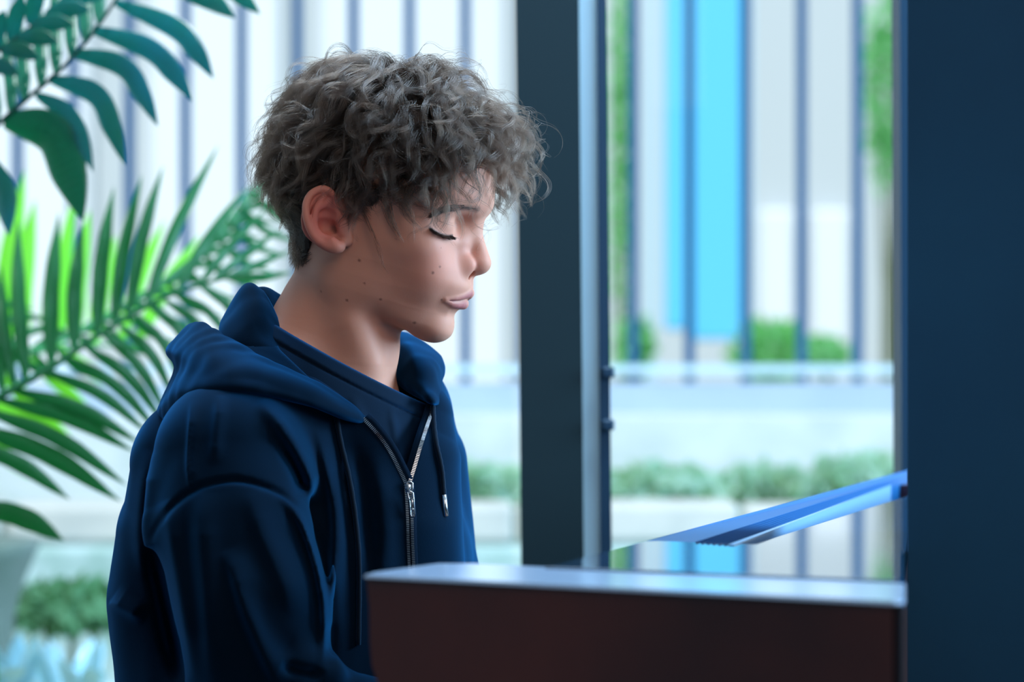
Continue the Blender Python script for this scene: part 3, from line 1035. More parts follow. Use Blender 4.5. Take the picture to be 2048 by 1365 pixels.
def torso_in(p):
    q = to_torso(p)
    s = q * np.array([0.66, 1.0, 0.8], f32)
    d = chain(s, [(0, 16, 60, 76), (0, 18, -40, 92), (0, 8, -330, 86)]) * 1.02
    return d

# strokes: polyline in the picture, height mm, width px on either side (sharp side first), which layer
FOLDS = [
    # chest, near side
    ([(520, 800), (560, 850), (598, 910), (622, 960), (634, 1010)], 7, 16, 26),
    ([(632, 850), (650, 920), (668, 1010), (672, 1090), (664, 1180), (654, 1300)], 6, 12, 20),
    ([(745, 900), (765, 1000), (770, 1110), (760, 1200)], 3.5, 22, 26),
    ([(690, 900), (706, 980), (712, 1080), (716, 1180)], 3, 10, 16),
    # sleeve
    ([(452, 1100), (470, 1150), (490, 1215), (514, 1275), (545, 1345), (560, 1380)], 8, 14, 34),
    ([(405, 985), (404, 1070), (412, 1180), (420, 1290), (430, 1400)], 6, 20, 36),
    ([(560, 990), (600, 1040), (628, 1110), (646, 1190), (650, 1260), (646, 1330)], 7, 10, 22),
    ([(335, 1000), (345, 1100), (365, 1220), (392, 1365)], 5, 14, 24),
    ([(500, 985), (520, 1060), (560, 1150), (590, 1240)], 3.5, 16, 30),
    # back
    ([(222, 1200), (240, 1212), (262, 1224), (288, 1240)], 5, 12, 26),
    ([(300, 900), (285, 980), (278, 1080), (290, 1150)], 4, 14, 22),
    ([(385, 800), (380, 860), (376, 930), (382, 985)], 3, 5, 14),
    ([(440, 790), (432, 860), (425, 930)], 2.5, 10, 16),
]
CREASES = [
    ([(300, 1085), (318, 1050), (345, 1015), (378, 988), (410, 972), (470, 962), (530, 975), (575, 998), (610, 1030)], 4.0, 6, 7),
    ([(386, 800), (383, 870), (381, 940), (386, 980)], 2.2, 4, 5),
    ([(300, 1090), (318, 1170), (338, 1260), (362, 1365)], 14, 16, 20),
    ([(598, 1000), (632, 1080), (655, 1170), (660, 1260), (656, 1340)], 9, 11, 14),
    ([(548, 870), (590, 940), (606, 990)], 5, 12, 18),
    ([(470, 1130), (505, 1200), (560, 1290), (600, 1310)], 4, 22, 26),
    ([(700, 880), (722, 960), (735, 1060), (738, 1180)], 3.0, 14, 16),
    ([(560, 1330), (600, 1345), (650, 1350)], 8, 12, 12),
]
def stroke(px, py, pts, h, wl, wr):
    pts = spline(pts, len(pts) * 4)
    out = np.zeros(len(px), f32)
    lo = pts.min(0) - 3 * max(wl, wr); hi = pts.max(0) + 3 * max(wl, wr)
    m = (px > lo[0]) & (px < hi[0]) & (py > lo[1]) & (py < hi[1])
    if not m.any(): return out
    x, y = px[m], py[m]
    best = np.full(len(x), 1e9, f32); sg = np.zeros(len(x), f32); tt = np.zeros(len(x), f32)
    n = len(pts) - 1
    for i in range(n):
        a, b = pts[i], pts[i + 1]
        ab = b - a; L2 = ab @ ab + 1e-9
        t = np.clip(((x - a[0]) * ab[0] + (y - a[1]) * ab[1]) / L2, 0, 1)
        dx = x - a[0] - t * ab[0]; dy = y - a[1] - t * ab[1]
        d = np.sqrt(dx * dx + dy * dy)
        k = d < best
        best = np.where(k, d, best); sg = np.where(k, ab[0] * dy - ab[1] * dx, sg); tt = np.where(k, (i + t) / n, tt)
    w = np.where(sg > 0, wl, wr)
    fade = np.clip(np.minimum(tt, 1 - tt) * 4, 0, 1)
    out[m] = h * np.exp(-(best / w) ** 2) * fade
    return out

def wob(p, s, seed):
    """cheap smooth noise"""
    r = np.random.default_rng(seed)
    out = np.zeros(len(p), f32)
    for i in range(5):
        k = r.normal(0, 1, 3) / s; ph = r.uniform(0, 6.28)
        k2 = r.normal(0, 1, 3) / s; ph2 = r.uniform(0, 6.28)
        out += np.sin(p @ k.astype(f32) + ph + 1.3 * np.sin(p @ k2.astype(f32) + ph2))
    return out / 5

def hoodie_solid(p, folds=True):
    t = to_torso(p)
    s = t * np.array([0.66, 1.0, 0.8], f32)
    d = chain(s, [(0, 4, 52, 84), (0, 6, -50, 102), (0, 2, -190, 104), (0, 0, -330, 98)]) * 1.02
    # chest either side of the zip
    d = smin(d, chain(p, [Wp(742, 860, -40, 26), Wp(768, 925, -32, 33), Wp(780, 1050, -30, 40), Wp(770, 1300, -20, 44)]), 26)
    d = smin(d, chain(p, [Wp(842, 836, 8, 28), Wp(832, 925, -8, 38), Wp(826, 1050, -15, 42), Wp(820, 1300, -5, 44)]), 26)
    # back slack
    d = smin(d, chain(p, [Wp(400, 930, -10, 60), Wp(412, 1080, 5, 78), Wp(404, 1200, 10, 82), Wp(425, 1360, 20, 84), Wp(450, 1600, 20, 84)]), 34)
    # shoulders
    d = smin(d, chain(p, [Wp(620, 740, 20, 42), Wp(530, 810, -55, 52), Wp(455, 900, -105, 58)]), 30)
    d = smin(d, chain(p, [Wp(720, 770, 50, 40), Wp(800, 830, 105, 42)]), 30)
    # far sleeve
    d = smin(d, chain(p, [Wp(800, 832, 110, 42), Wp(828, 930, 128, 50), Wp(842, 1110, 122, 50), Wp(880, 1300, 60, 46)]), 12)
    d = smin(d, chain(p, [Wp(880, 1300, 60, 46), Wp(1010, 1420, -30, 38), Wp(1090, 1470, -80, 32)]), 14)
    # near sleeve
    arm = chain(p, [Wp(458, 930, -112, 60), Wp(462, 1060, -132, 66), Wp(492, 1200, -146, 66), Wp(520, 1340, -150, 60), Wp(540, 1420, -150, 56)])
    arm = smin(arm, chain(p, [Wp(540, 1420, -150, 54), Wp(700, 1450, -150, 42), Wp(850, 1470, -160, 34)]), 20)
    arm = smin(arm, chain(p, [Wp(560, 1360, -178, 16), Wp(600, 1338, -184, 18), Wp(648, 1352, -176, 16)]), 12)
    d = smin(d, arm, 10)
    if folds:
        px, py = proj(p)
        near_side = np.clip((D0 * 1000 + 10 - p[:, 1]) / 30, 0, 1)
        h = np.zeros(len(p), f32)
        for pts, a, wl, wr in FOLDS: h += stroke(px, py, pts, a * 1.5, wl, wr)
        for pts, a, wl, wr in CREASES: h -= stroke(px, py, pts, a, wl, wr)
        d = d - h * near_side
        d = d - 1.3 * wob(p, 26, 4) * np.clip((1000 - CAM_Z * 0 - p[:, 2]) / 60 + 1.2, 0.3, 1)
    return d

V_near = [(729, 836), (748, 856), (768, 880), (786, 908), (800, 936), (810, 956), (816, 970)]
V_far = [(866, 806), (860, 828), (852, 852), (844, 876), (836, 902), (828, 930), (820, 956), (816, 970)]
def in_poly(px, py, poly):
    """signed distance in px to a polygon, negative inside"""
    x, y = px, py
    d = np.full(len(x), 1e9, f32); ins = np.zeros(len(x), bool)
    n = len(poly)
    for i in range(n):
        a = poly[i]; b = poly[(i + 1) % n]
        ab = (b[0] - a[0], b[1] - a[1]); L2 = ab[0] ** 2 + ab[1] ** 2 + 1e-9
        t = np.clip(((x - a[0]) * ab[0] + (y - a[1]) * ab[1]) / L2, 0, 1)
        dx = x - a[0] - t * ab[0]; dy = y - a[1] - t * ab[1]
        d = np.minimum(d, np.sqrt(dx * dx + dy * dy))
        c = ((a[1] > y) != (b[1] > y)) & (x < (b[0] - a[0]) * (y - a[1]) / (b[1] - a[1] + 1e-9) + a[0])
        ins ^= c
    return np.where(ins, -d, d)
OPEN = V_near + V_far[::-1][1:] + [(874, 770), (850, 700), (800, 640), (600, 560), (520, 620), (560, 700), (640, 776)]
def hoodie_F(p):
    d = hoodie_solid(p)
    px, py = proj(p)
    o = in_poly(px, py, OPEN) * MM
    # opened down the front: hollow in the V, down to the shirt
    hollow = smax(o, p[:, 1] - (D0 * 1000 + 60), 4)
    d = smax(d, -hollow, 2.0)
    # hollow at the neck
    d = smax(d, -(chain(p, [Wp(690, 600, 10, 66), Wp(680, 760, 10, 66)])), 4)
    return d

hlo = np.array([P(195, 0)[0] * 1000 - 6, D0 * 1000 - 250, 600.]); hhi = np.array([P(1130, 0)[0] * 1000, D0 * 1000 + 190, P(0, 700)[2] * 1000])
CV, CQ = surface_net(hoodie_F, hlo, hhi, 2.3, proj=2)
hoodie = fast_mesh('hoodie', CV / 1000, CQ, M_hoodie, person)
hoodie['label'] = 'navy zip-up hooded sweatshirt'
print('hoodie', len(CV), _t.time() - _t0)

# ---- T-shirt
cp = np.array([Wp(552, 640, 14), Wp(640, 700, -50), Wp(779, 771, -14)])
cA = np.c_[cp[:, 0], cp[:, 1], np.ones(3)]
cpl = np.linalg.solve(cA, cp[:, 2])
cnrm = math.sqrt(1 + cpl[0] ** 2 + cpl[1] ** 2)
def shirt_F(p):
    n = neck_F(p)
    lev = (p[:, 2] - (p[:, 0] * cpl[0] + p[:, 1] * cpl[1] + cpl[2])) / cnrm      # above the collar edge +
    px, py = proj(p)
    d = smin(n - 2.6, torso_in(p) , 16)
    d = d - wob(p, 22, 9) * 1.2 * np.clip(-lev / 30, 0, 1)
    h = 2.2 * stroke(px, py, [(700, 790), (735, 860), (770, 920)], 1, 8, 12) + 1.6 * stroke(px, py, [(780, 810), (792, 880), (800, 950)], 1, 8, 10)
    d = d - h
    band = np.exp(-((lev + 5.0) / 5.6) ** 8)
    seam = np.exp(-((lev + 11.6) / 0.9) ** 2)
    d = d - 1.4 * band + 0.8 * seam
    d = smax(d, lev, 1.6)
    tuck = d < 25
    if tuck.any(): d[tuck] = np.maximum(d[tuck], hoodie_solid(p[tuck]) + 3.0 - 14 * np.clip((p[tuck][:, 2] - 1045) / 20, 0, 1))
    # thin cloth: nothing inside the body
    d = smax(d, -(smin(n + 0.5, torso_in(p) + 6, 16)), .8)
    return d
slo = np.array([P(535, 0)[0] * 1000, D0 * 1000 - 150, P(0, 1010)[2] * 1000]); shi = np.array([P(905, 0)[0] * 1000, D0 * 1000 + 110, P(0, 600)[2] * 1000])
SV, SQ = surface_net(shirt_F, slo, shi, 1.5)
shirt = fast_mesh('tshirt', SV / 1000, SQ, M_shirt, person)
shirt['label'] = 'dark crew-neck T-shirt'
print('shirt', len(SV), _t.time() - _t0)

# ---- hood and facings: sewn panels laid out by their edges
def bez_grid(G, nu, nv):
    """Catmull-Rom surface through a grid of control points (rows, cols, 3)"""
    G = np.asarray(G, float)
    A = np.stack([spline(G[i], nv) for i in range(len(G))])
    return np.stack([spline(A[:, j], nu) for j in range(nv)], 1)
def panel(name, rows, nu, nv, thick, m, parent, bumps=0.0, seed=1, label=None):
    G = [[Wp(*c) for c in r] for r in rows]
    S = bez_grid(G, nu, nv)
    du = np.gradient(S, axis=0); dv = np.gradient(S, axis=1)
    n = np.cross(du, dv); n /= np.linalg.norm(n, axis=2, keepdims=True) + 1e-9
    # turn the normal outwards (towards the room)
    if n[..., 1].mean() > 0: n = -n
    if bumps:
        f = wob(S.reshape(-1, 3).astype(f32), 12, seed).reshape(S.shape[:2])
        edge = np.minimum.reduce([np.arange(nu)[:, None] / 4 + np.zeros((nu, nv)), np.zeros((nu, nv)) + (nu - 1 - np.arange(nu))[:, None] / 4,
                                  np.zeros((nu, nv)) + np.arange(nv)[None] / 4, np.zeros((nu, nv)) + (nv - 1 - np.arange(nv))[None] / 4])
        S = S + n * (f * bumps * np.clip(edge, 0, 1))[..., None]
    a, b = S + n * thick / 2, S - n * thick / 2
    V = np.concatenate([a.reshape(-1, 3), b.reshape(-1, 3)])
    N = nu * nv
    I = np.arange(N).reshape(nu, nv)
    q = np.stack([I[:-1, :-1], I[:-1, 1:], I[1:, 1:], I[1:, :-1]], -1).reshape(-1, 4)
    Q = [q, q[:, ::-1] + N]
    for e in (I[0, :], I[-1, ::-1], I[::-1, 0], I[:, -1]):
        Q.append(np.stack([e[1:], e[:-1], e[:-1] + N, e[1:] + N], 1))
    Q = np.vstack(Q)
    # outward orientation check
    o = fast_mesh(name, V / 1000, Q, m, parent)
    bm = None
    if label: o['label'] = label
    return o

near_hood = [   # rows from inside lip over the folded edge down to the seam on the shoulder
    [(733, 838, -50), (700, 812, -52), (645, 785, -62), (588, 757, -64), (532, 733, -60), (490, 712, -46), (452, 690, -26), (420, 672, 5), (404, 668, 30), (415, 675, 60)],
    [(729, 833, -60), (695, 804, -72), (640, 770, -84), (580, 740, -90), (526, 716, -88), (480, 691, -74), (440, 668, -54), (405, 649, -22), (384, 650, 14), (398, 655, 55)],
    [(728, 836, -64), (693, 811, -82), (638, 779, -98), (578, 750, -106), (522, 727, -106), (474, 706, -96), (428, 688, -80), (384, 672, -44), (352, 680, 0), (356, 680, 55)],
    [(728, 839, -67), (691, 820, -90), (636, 791, -108), (574, 764, -118), (516, 744, -122), (466, 732, -118), (414, 716, -100), (368, 706, -62), (335, 704, -8), (346, 705, 55)],
    [(728, 842, -68), (689, 828, -92), (634, 803, -112), (570, 780, -124), (508, 762, -130), (456, 756, -130), (402, 750, -112), (366, 742, -76), (352, 738, -20), (356, 738, 50)],
    [(729, 844, -66), (688, 833, -90), (632, 811, -112), (566, 792, -126), (500, 780, -136), (444, 780, -134), (384, 786, -116), (343, 796, -80), (324, 806, -20), (330, 806, 50)],
    [(730, 845, -60), (688, 836, -84), (632, 815, -104), (566, 798, -116), (498, 790, -122), (440, 796, -118), (380, 812, -98), (338, 838, -62), (316, 836, -12), (324, 840, 50)],
    [(731, 845, -50), (690, 834, -66), (634, 812, -80), (568, 800, -86), (500, 800, -86), (446, 812, -80), (390, 840, -66), (350, 866, -38), (324, 862, 0), (334, 870, 45)],
]
panel('hood', near_hood, 64, 110, 3.0, M_hoodie, hoodie, bumps=1.2, seed=3, label='hood lying folded on the shoulder')
hood_peak = [
    [(476, 680, 50), (488, 640, 48), (502, 610, 44), (516, 604, 40), (534, 616, 34)],
    [(452, 637, 4), (468, 605, 2), (486, 575, 0), (503, 569, -2), (524, 584, -4)],
    [(440, 662, -40), (464, 634, -36), (490, 606, -34), (514, 598, -32), (540, 608, -22)],
    [(452, 684, -62), (478, 662, -60), (502, 640, -56), (528, 630, -50), (556, 644, -34)],
    [(486, 700, -72), (506, 688, -72), (524, 676, -68), (546, 670, -60), (571, 682, -46)],
    [(530, 722, -78), (542, 714, -78), (552, 708, -76), (564, 704, -68), (579, 708, -56)],
    [(580, 744, -80), (582, 742, -78), (582, 740, -76), (583, 738, -70), (584, 740, -60)],
]
panel('hood', hood_peak, 48, 40, 3.0, M_hoodie, hoodie, bumps=1.0, seed=5, label='inner fold of the hood standing up behind the neck')
hood_back = [
    [(498, 600, 60), (520, 596, 58), (546, 604, 55), (574, 618, 50), (590, 632, 45)],
    [(500, 574, 26), (524, 575, 24), (551, 587, 22), (577, 601, 24), (584, 612, 26)],
    [(512, 590, 8), (532, 588, 2), (552, 600, 6), (570, 612, 12), (576, 620, 20)],
    [(524, 610, -6), (542, 610, -10), (556, 620, -2), (564, 626, 8), (568, 630, 18)],
    [(540, 640, -18), (552, 640, -16), (557, 642, -6), (560, 642, 6), (564, 642, 16)],
]
panel('hood', hood_back, 30, 36, 2.6, M_hoodie, hoodie, bumps=2.0, seed=8, label='back of the hood beside the neck')
facing = [
    [(553, 640, -14), (574, 676, -44), (604, 708, -60), (642, 746, -66), (682, 788, -66), (728, 834, -54)],
    [(552, 650, -28), (574, 700, -56), (604, 730, -70), (643, 762, -74), (686, 798, -72), (729, 836, -60)],
    [(560, 680, -50), (580, 738, -76), (610, 757, -80), (646, 778, -82), (690, 808, -74), (730, 839, -62)],
]
panel('facing', facing, 14, 60, 2.4, M_lining, hoodie, bumps=.6, seed=9)
far_hood = [
    [(778, 690, 95), (808, 686, 95), (836, 694, 98), (858, 708, 100), (872, 722, 104)],
    [(790, 666, 72), (816, 672, 72), (842, 686, 76), (864, 702, 78), (880, 717, 84)],
    [(784, 684, 46), (812, 688, 40), (838, 698, 36), (868, 714, 42), (887, 732, 64)],
    [(781, 712, 34), (806, 718, 20), (833, 728, 4), (864, 738, 10), (887, 748, 48)],
    [(784, 736, 24), (808, 746, 4), (836, 758, -10), (864, 770, -8), (882, 764, 32)],
    [(790, 752, 14), (814, 768, -4), (840, 784, -18), (866, 801, -28), (884, 790, 14)],
    [(794, 764, 16), (816, 782, 4), (842, 796, -8), (868, 808, -20), (888, 806, 22)],
]
panel('hood', far_hood, 48, 48, 3.0, M_hoodie, hoodie, bumps=2.4, seed=12, label='far side of the hood below the chin')
# ---- zip, slider, drawcords
solid = lambda p: hoodie_solid(p)
def on_cloth(px, py, off=1.5):
    q = hit(px, py, F=solid, near_d=1.8, far_d=2.35, n=180)
    q = q + (np.array([0, 0, CAM_Z * 1000]) - q) / np.linalg.norm(q) * 0
    return q + np.array([0, -off, 0])
def along(pts, pitch):
    """even points on a 3-D polyline"""
    pts = np.asarray(pts); seg = np.linalg.norm(np.diff(pts, axis=0), axis=1)
    s = np.r_[0, np.cumsum(seg)]; u = np.arange(0, s[-1], pitch)
    out = np.stack([np.interp(u, s, pts[:, i]) for i in range(3)], 1)
    t = np.gradient(out, axis=0); t /= np.linalg.norm(t, axis=1, keepdims=True)
    return out, t
def teeth(mb, line, side, pitch=1.45, ln=3.0):
    P3, T3 = along(line, pitch)
    view = np.array([0, -1, 0.0])
    for p, t in zip(P3, T3):
        a = np.cross(t, view); a /= np.linalg.norm(a); b = np.cross(a, t)
        c = p + a * side * ln * .35
        M = Matrix(((a[0], t[0], b[0], c[0]), (a[1], t[1], b[1], c[1]), (a[2], t[2], b[2], c[2]), (0, 0, 0, 1000)))
        M = Matrix.Scale(0.001, 4) @ Matrix(((a[0], t[0], b[0], c[0]), (a[1], t[1], b[1], c[1]), (a[2], t[2], b[2], c[2]), (0, 0, 0, 1)))
        mb.box(-ln / 2, ln / 2, -.36, .36, -.9, .9, 0, M)
ln_near = np.array([on_cloth(*q, off=1.0) for q in spline(V_near, 14)])
ln_far = np.array([on_cloth(*q, off=1.0) for q in spline(V_far, 14)])
low = [(816, 972), (818, 1000), (820, 1040), (821, 1085), (823, 1130), (825, 1200), (826, 1290)]
ln_low = np.array([on_cloth(*q, off=1.6) for q in spline(low, 20)])
mb = MB()
teeth(mb, ln_near, 1); teeth(mb, ln_far, -1)
z = mb.build('zip_teeth', M_zip, hoodie); z['kind'] = 'stuff'; z['label'] = 'small silver zip teeth'
mb = MB()
teeth(mb, ln_low + [-1.0, 0, 0], 1, 1.5, 2.4); teeth(mb, ln_low + [1.0, 0, .7], -1, 1.5, 2.4)
z = mb.build('zip_teeth', M_zip, hoodie); z['kind'] = 'stuff'
def ribbon(name, line, w, off, m, side=0.0):
    line = np.asarray(line)
    t = np.gradient(line, axis=0); t /= np.linalg.norm(t, axis=1, keepdims=True)
    a = np.cross(t, [0, -1.0, 0]); a /= np.linalg.norm(a, axis=1, keepdims=True)
    c = line + a * side + np.array([0, -off, 0])
    v = []
    for p, x in zip(c, a):
        v += [p - x * w / 2, p - x * w / 2 + [0, .8, 0], p + x * w / 2 + [0, .8, 0], p + x * w / 2]
    v = np.array(v) / 1000; f = []
    for i in range(len(c) - 1):
        for k in range(4):
            a0, b0 = i * 4 + k, i * 4 + (k + 1) % 4
            f.append((a0, b0, b0 + 4, a0 + 4))
    f.append((0, 1, 2, 3)); n = (len(c) - 1) * 4; f.append((n + 3, n + 2, n + 1, n))
    return link_mesh(name, v, f, m, hoodie, True)
ribbon('zip_tape', ln_near, 6.5, -0.9, M_lining, side=-2.4)
ribbon('zip_tape', ln_far, 6.5, -0.9, M_lining, side=2.4)
ribbon('zip_tape', ln_low, 11, -1.2, M_lining)
# slider with its pull
s0 = on_cloth(817, 972, off=3.0); s1 = on_cloth(823, 1032, off=4.5)
def ppx(px, py, q): # room point at the depth of q
    return P(px, py, q[1] / 1000)
mb = MB()
loop = [ppx(*c, s0) for c in [(812, 982), (811, 972), (814, 965), (820, 963), (825, 967), (825, 977), (824, 990), (818, 992)]]
mb.tube(loop + [loop[0]], 0.0009, 8)
mb.box(*[v for k in range(3) for v in ((ppx(817, 978, s0)[k] - (.0022, .0012, .0040)[k]), (ppx(817, 978, s0)[k] + (.0022, .0012, .0040)[k]))], 0.0006)
sl = mb.build('zip_slider', M_zip, hoodie, True); sl['label'] = 'silver zip slider with long pull tab'
mb = MB()
rect = [ppx(*c, s1) for c in [(815, 984), (820, 983), (826, 986), (827, 1000), (829, 1028), (828, 1033), (823, 1034), (821, 1030), (819, 1005)]]
rect = [r + np.array([0, -.001 + 0.0003 * i, 0]) for i, r in enumerate(rect)]
mb.tube(rect + [rect[0]], 0.00075, 8)
mb.tube([ppx(820, 1000, s1), ppx(827, 999, s1)], 0.0008, 8)
mb.tube([ppx(822, 1020, s1), ppx(828, 1019, s1)], 0.0010, 8)
mb.box(*[v for k in range(3) for v in ((ppx(824, 1009, s1)[k] - (.0012, .0004, .0040)[k]), (ppx(824, 1009, s1)[k] + (.0012, .0004, .0040)[k]))], 0.0003)
mb.build('zip_pull', M_zip, hoodie, True)
def cord(pts, r, off, name='drawcord', m=None):
    q = np.array([on_cloth(*c, off=off) for c in spline(pts, 40)])
    k = np.ones(5) / 5
    q[2:-2] = np.stack([np.convolve(q[:, i], k, 'valid') for i in range(3)], 1)
    v = MB()
    # twisted cord: radius ripples
    rr = [r * (1 + .06 * math.sin(i * 1.9)) for i in range(len(q))]
    v.tube(q / 1000, np.array(rr) / 1000, 10)
    return v.build(name, m or M_cord, hoodie, True), q
cord([(671, 822), (676, 850), (680, 876), (688, 910), (696, 942), (704, 985), (710, 1025), (715, 1070), (718, 1110), (719, 1160), (718, 1230), (717, 1290)], 2.2, 2.6)
_, qf = cord([(866, 812), (868, 850), (873, 890), (880, 920), (885, 950), (888, 992)], 2.2, 2.6)
a0 = qf[-1] / 1000; a1 = P(892, 1034, a0[1])
ag = MB().tube([a0 + [0, 0, .001], a0 * .5 + a1 * .5, a1 * .97 + a0 * .03, a1], [.0023, .0023, .0023, .0012], 12).build('cord_tip', M_zip, hoodie, True)
ag['label'] = 'silver metal cord tip'
e = on_cloth(671, 821, off=1.4) / 1000
MB().tube([e + .0034 * np.array([math.cos(t), 0, .5 * math.sin(t)]) for t in np.linspace(0, 6.283, 17)], .0007, 6).build('eyelet', M_zip, hoodie, True)

# ---- eyebrows and lashes
M_brow = mat('brow_hair', srgb(48, 36, 32), 0.6)
def face_hairs(name, base_pts, n, dirf, length, spread, radius, parent, seed):
    r = np.random.default_rng(seed)
    base = spline(base_pts, 60)
    out = []
    cache = {}
    for i in range(n):
        t = r.random(); k = base[int(t * 59)]
        px = k[0] + r.normal(0, 1.0); py = k[1] + r.uniform(-1, 1) * spread * (0.35 + math.sin(min(1, t * 1.15) * math.pi) * .75)
        key = (round(px / 3), round(py / 3))
        if key not in cache:
            cache[key] = hit(key[0] * 3, key[1] * 3, n=140)
        h0 = cache[key]
        if h0 is None: continue
        h0 = P(px, py, h0[1] / 1000) * 1000
        d = dirf(t, r)
        L_ = length * r.uniform(.6, 1.1)
        s_ = np.linspace(0, 1, 6)[:, None]
        out.append(h0 + d[None] * L_ * s_ + np.array([0, -1.0, 0]) * np.sin(s_ * 2.4) * 0.9 + np.array([0, 0, -1.0]) * s_ ** 2 * L_ * .12)
    return hair_obj(name, np.array(out), radius, M_brow, parent, 'room')
face_hairs('eyebrow', [(868, 429), (880, 422), (898, 417), (918, 415), (938, 416), (957, 420)], 1100,
           lambda t, r: np.array([-0.85, -0.1, 0.25 - 0.55 * (1 - t) + r.normal(0, .16)]), 7.0, 6.0, 0.00013, body, 2)
if len(lash_pts) > 2:
    r_ = np.random.default_rng(4); lp = spline(np.array(lash_pts), 60); out = []
    for i in range(260):
        t = r_.random(); h0 = lp[int(t * 59)] + r_.normal(0, .4, 3)
        d = np.array([0.35 + .6 * t + r_.normal(0, .1), -0.75 + .2 * t, -0.75]); d /= np.linalg.norm(d)
        s_ = np.linspace(0, 1, 6)[:, None]
        L_ = r_.uniform(4.0, 7.0)
        out.append(h0 + d * L_ * s_ + np.array([.3, 0, .35]) * s_ ** 2 * L_ * .45)
    hair_obj('eyelashes', np.array(out), 0.00018, M_brow, body, 'room')
# ================================================================ THE PIANO
ZT = 0.955
def onz(px, py, z=ZT):
    D = (CAM_Z - z) * F_PX / (py - 682.5)
    return np.array([(px - 1024) / F_PX * D, D])
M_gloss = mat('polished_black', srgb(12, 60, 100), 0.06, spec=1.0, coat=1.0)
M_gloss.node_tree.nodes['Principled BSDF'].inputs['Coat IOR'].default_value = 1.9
M_sky_satin = mat('satin_sky_tint', srgb(188, 216, 250), 0.2, spec=1.0, coat=.6)  # pale blue base carries the sky reflected in the polished top
M_sky_satin.node_tree.nodes['Principled BSDF'].inputs['Coat IOR'].default_value = 1.9
M_sky_satin.node_tree.nodes['Principled BSDF'].inputs['Coat Roughness'].default_value = 0.15
M_brown = mat('polished_mahogany', srgb(50, 22, 22), 0.4, coat=0.25, noise=(5, srgb(84, 36, 28), 0.8))
M_shade_edge = mat('shaded_corner', srgb(16, 14, 20), 0.9, spec=0.1)  # near-black copy of the mahogany: the corner's shade put into the colour
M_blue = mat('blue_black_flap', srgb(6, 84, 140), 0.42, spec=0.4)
M_key = mat('ivory', srgb(232, 230, 222), 0.3); M_ebony = mat('ebony', srgb(14, 14, 16), 0.3)
piano = thing('piano', 'piano with brown polished side and glossy dark lid in front of the boy', 'piano', (0.12, 1.75, 0))
A = onz(718, 1150); B = onz(1806, 1204); e1 = (B - A) / np.linalg.norm(B - A); e2 = np.array([-e1[1], e1[0]])
def pl(a, b): return A + e1 * a + e2 * b
LEN = float(np.linalg.norm(B - A))
def sight(px, b):
    """point of the strip e2 = b that is seen at px"""
    lo_, hi_ = 0.0, 1.5
    for _ in range(40):
        m_ = (lo_ + hi_) / 2; q = pl(m_, b)
        if 1024 + q[0] / q[1] * F_PX < px: lo_ = m_
        else: hi_ = m_
    return pl(lo_, b)
# cheek: top slab with rounded edges and rounded right end
n = 10
poly = [pl(0.004, 0), sight(1790, 0), sight(1802, .003), sight(1808, .009), sight(1810, .018), sight(1811, .105), pl(0.03, .105), pl(0.008, .095), pl(0, .02)]
MB().prism([tuple(q) for q in poly], ZT - .0022, ZT, .0010).build('cheek_top', M_sky_satin, piano)
# side wall with a curved front edge
prof_s = [(0.004, ZT - .0023), (0.006, ZT - .02), (0.0065, ZT - .045), (0.008, ZT - .06), (0.014, ZT - .075), (0.028, ZT - .09), (0.045, ZT - .11), (0.05, ZT - .24), (0.05, .62), (1.5, .62)]
v = []; f = []
for b in (0.003, 0.10):
    for a, z_ in prof_s: q = pl(a, b) if a < .3 else sight(1786, b); v.append((q[0], q[1], z_))
    q = sight(1786, b); v.append((q[0], q[1], ZT - .0023))
k = len(prof_s) + 1
f.append(tuple(range(k))); f.append(tuple(reversed(range(k, 2 * k))))
for i in range(k): f.append((i, (i + 1) % k, (i + 1) % k + k, i + k))
MB_ = MB(); MB_.v = v; MB_.f = f; MB_.build('side_panel', M_brown, piano)
# rounded return of the side at its far end
ret = [sight(1784, .003), sight(1802, .0035), sight(1807, .006), sight(1808.5, .012), sight(1809, .10), sight(1784, .10)]
MB().prism([tuple(q) for q in ret], 0.62, ZT - .0024).build('side_corner', M_shade_edge, piano, True)
# lid slab next to the cheek
l0 = onz(1082, 1140); l1 = onz(1815, 941); ed = (l1 - l0) / np.linalg.norm(l1 - l0)
far = onz(1345, 1085.5)
tt = float((far - l0) @ ed)
bf = float((far - A) @ e2)
slab = [tuple(l0 + ed * .004), tuple(sight(1800, .108)), tuple(sight(1811, .118)), tuple(sight(1812, bf))] + [tuple(l0 + ed * (tt - .004) + e1 * .012), tuple(l0 + ed * (tt - .012) + e1 * .002)]
MB().prism(slab, ZT - .018, ZT + .0015, .004).build('lid_flap', M_gloss, piano)
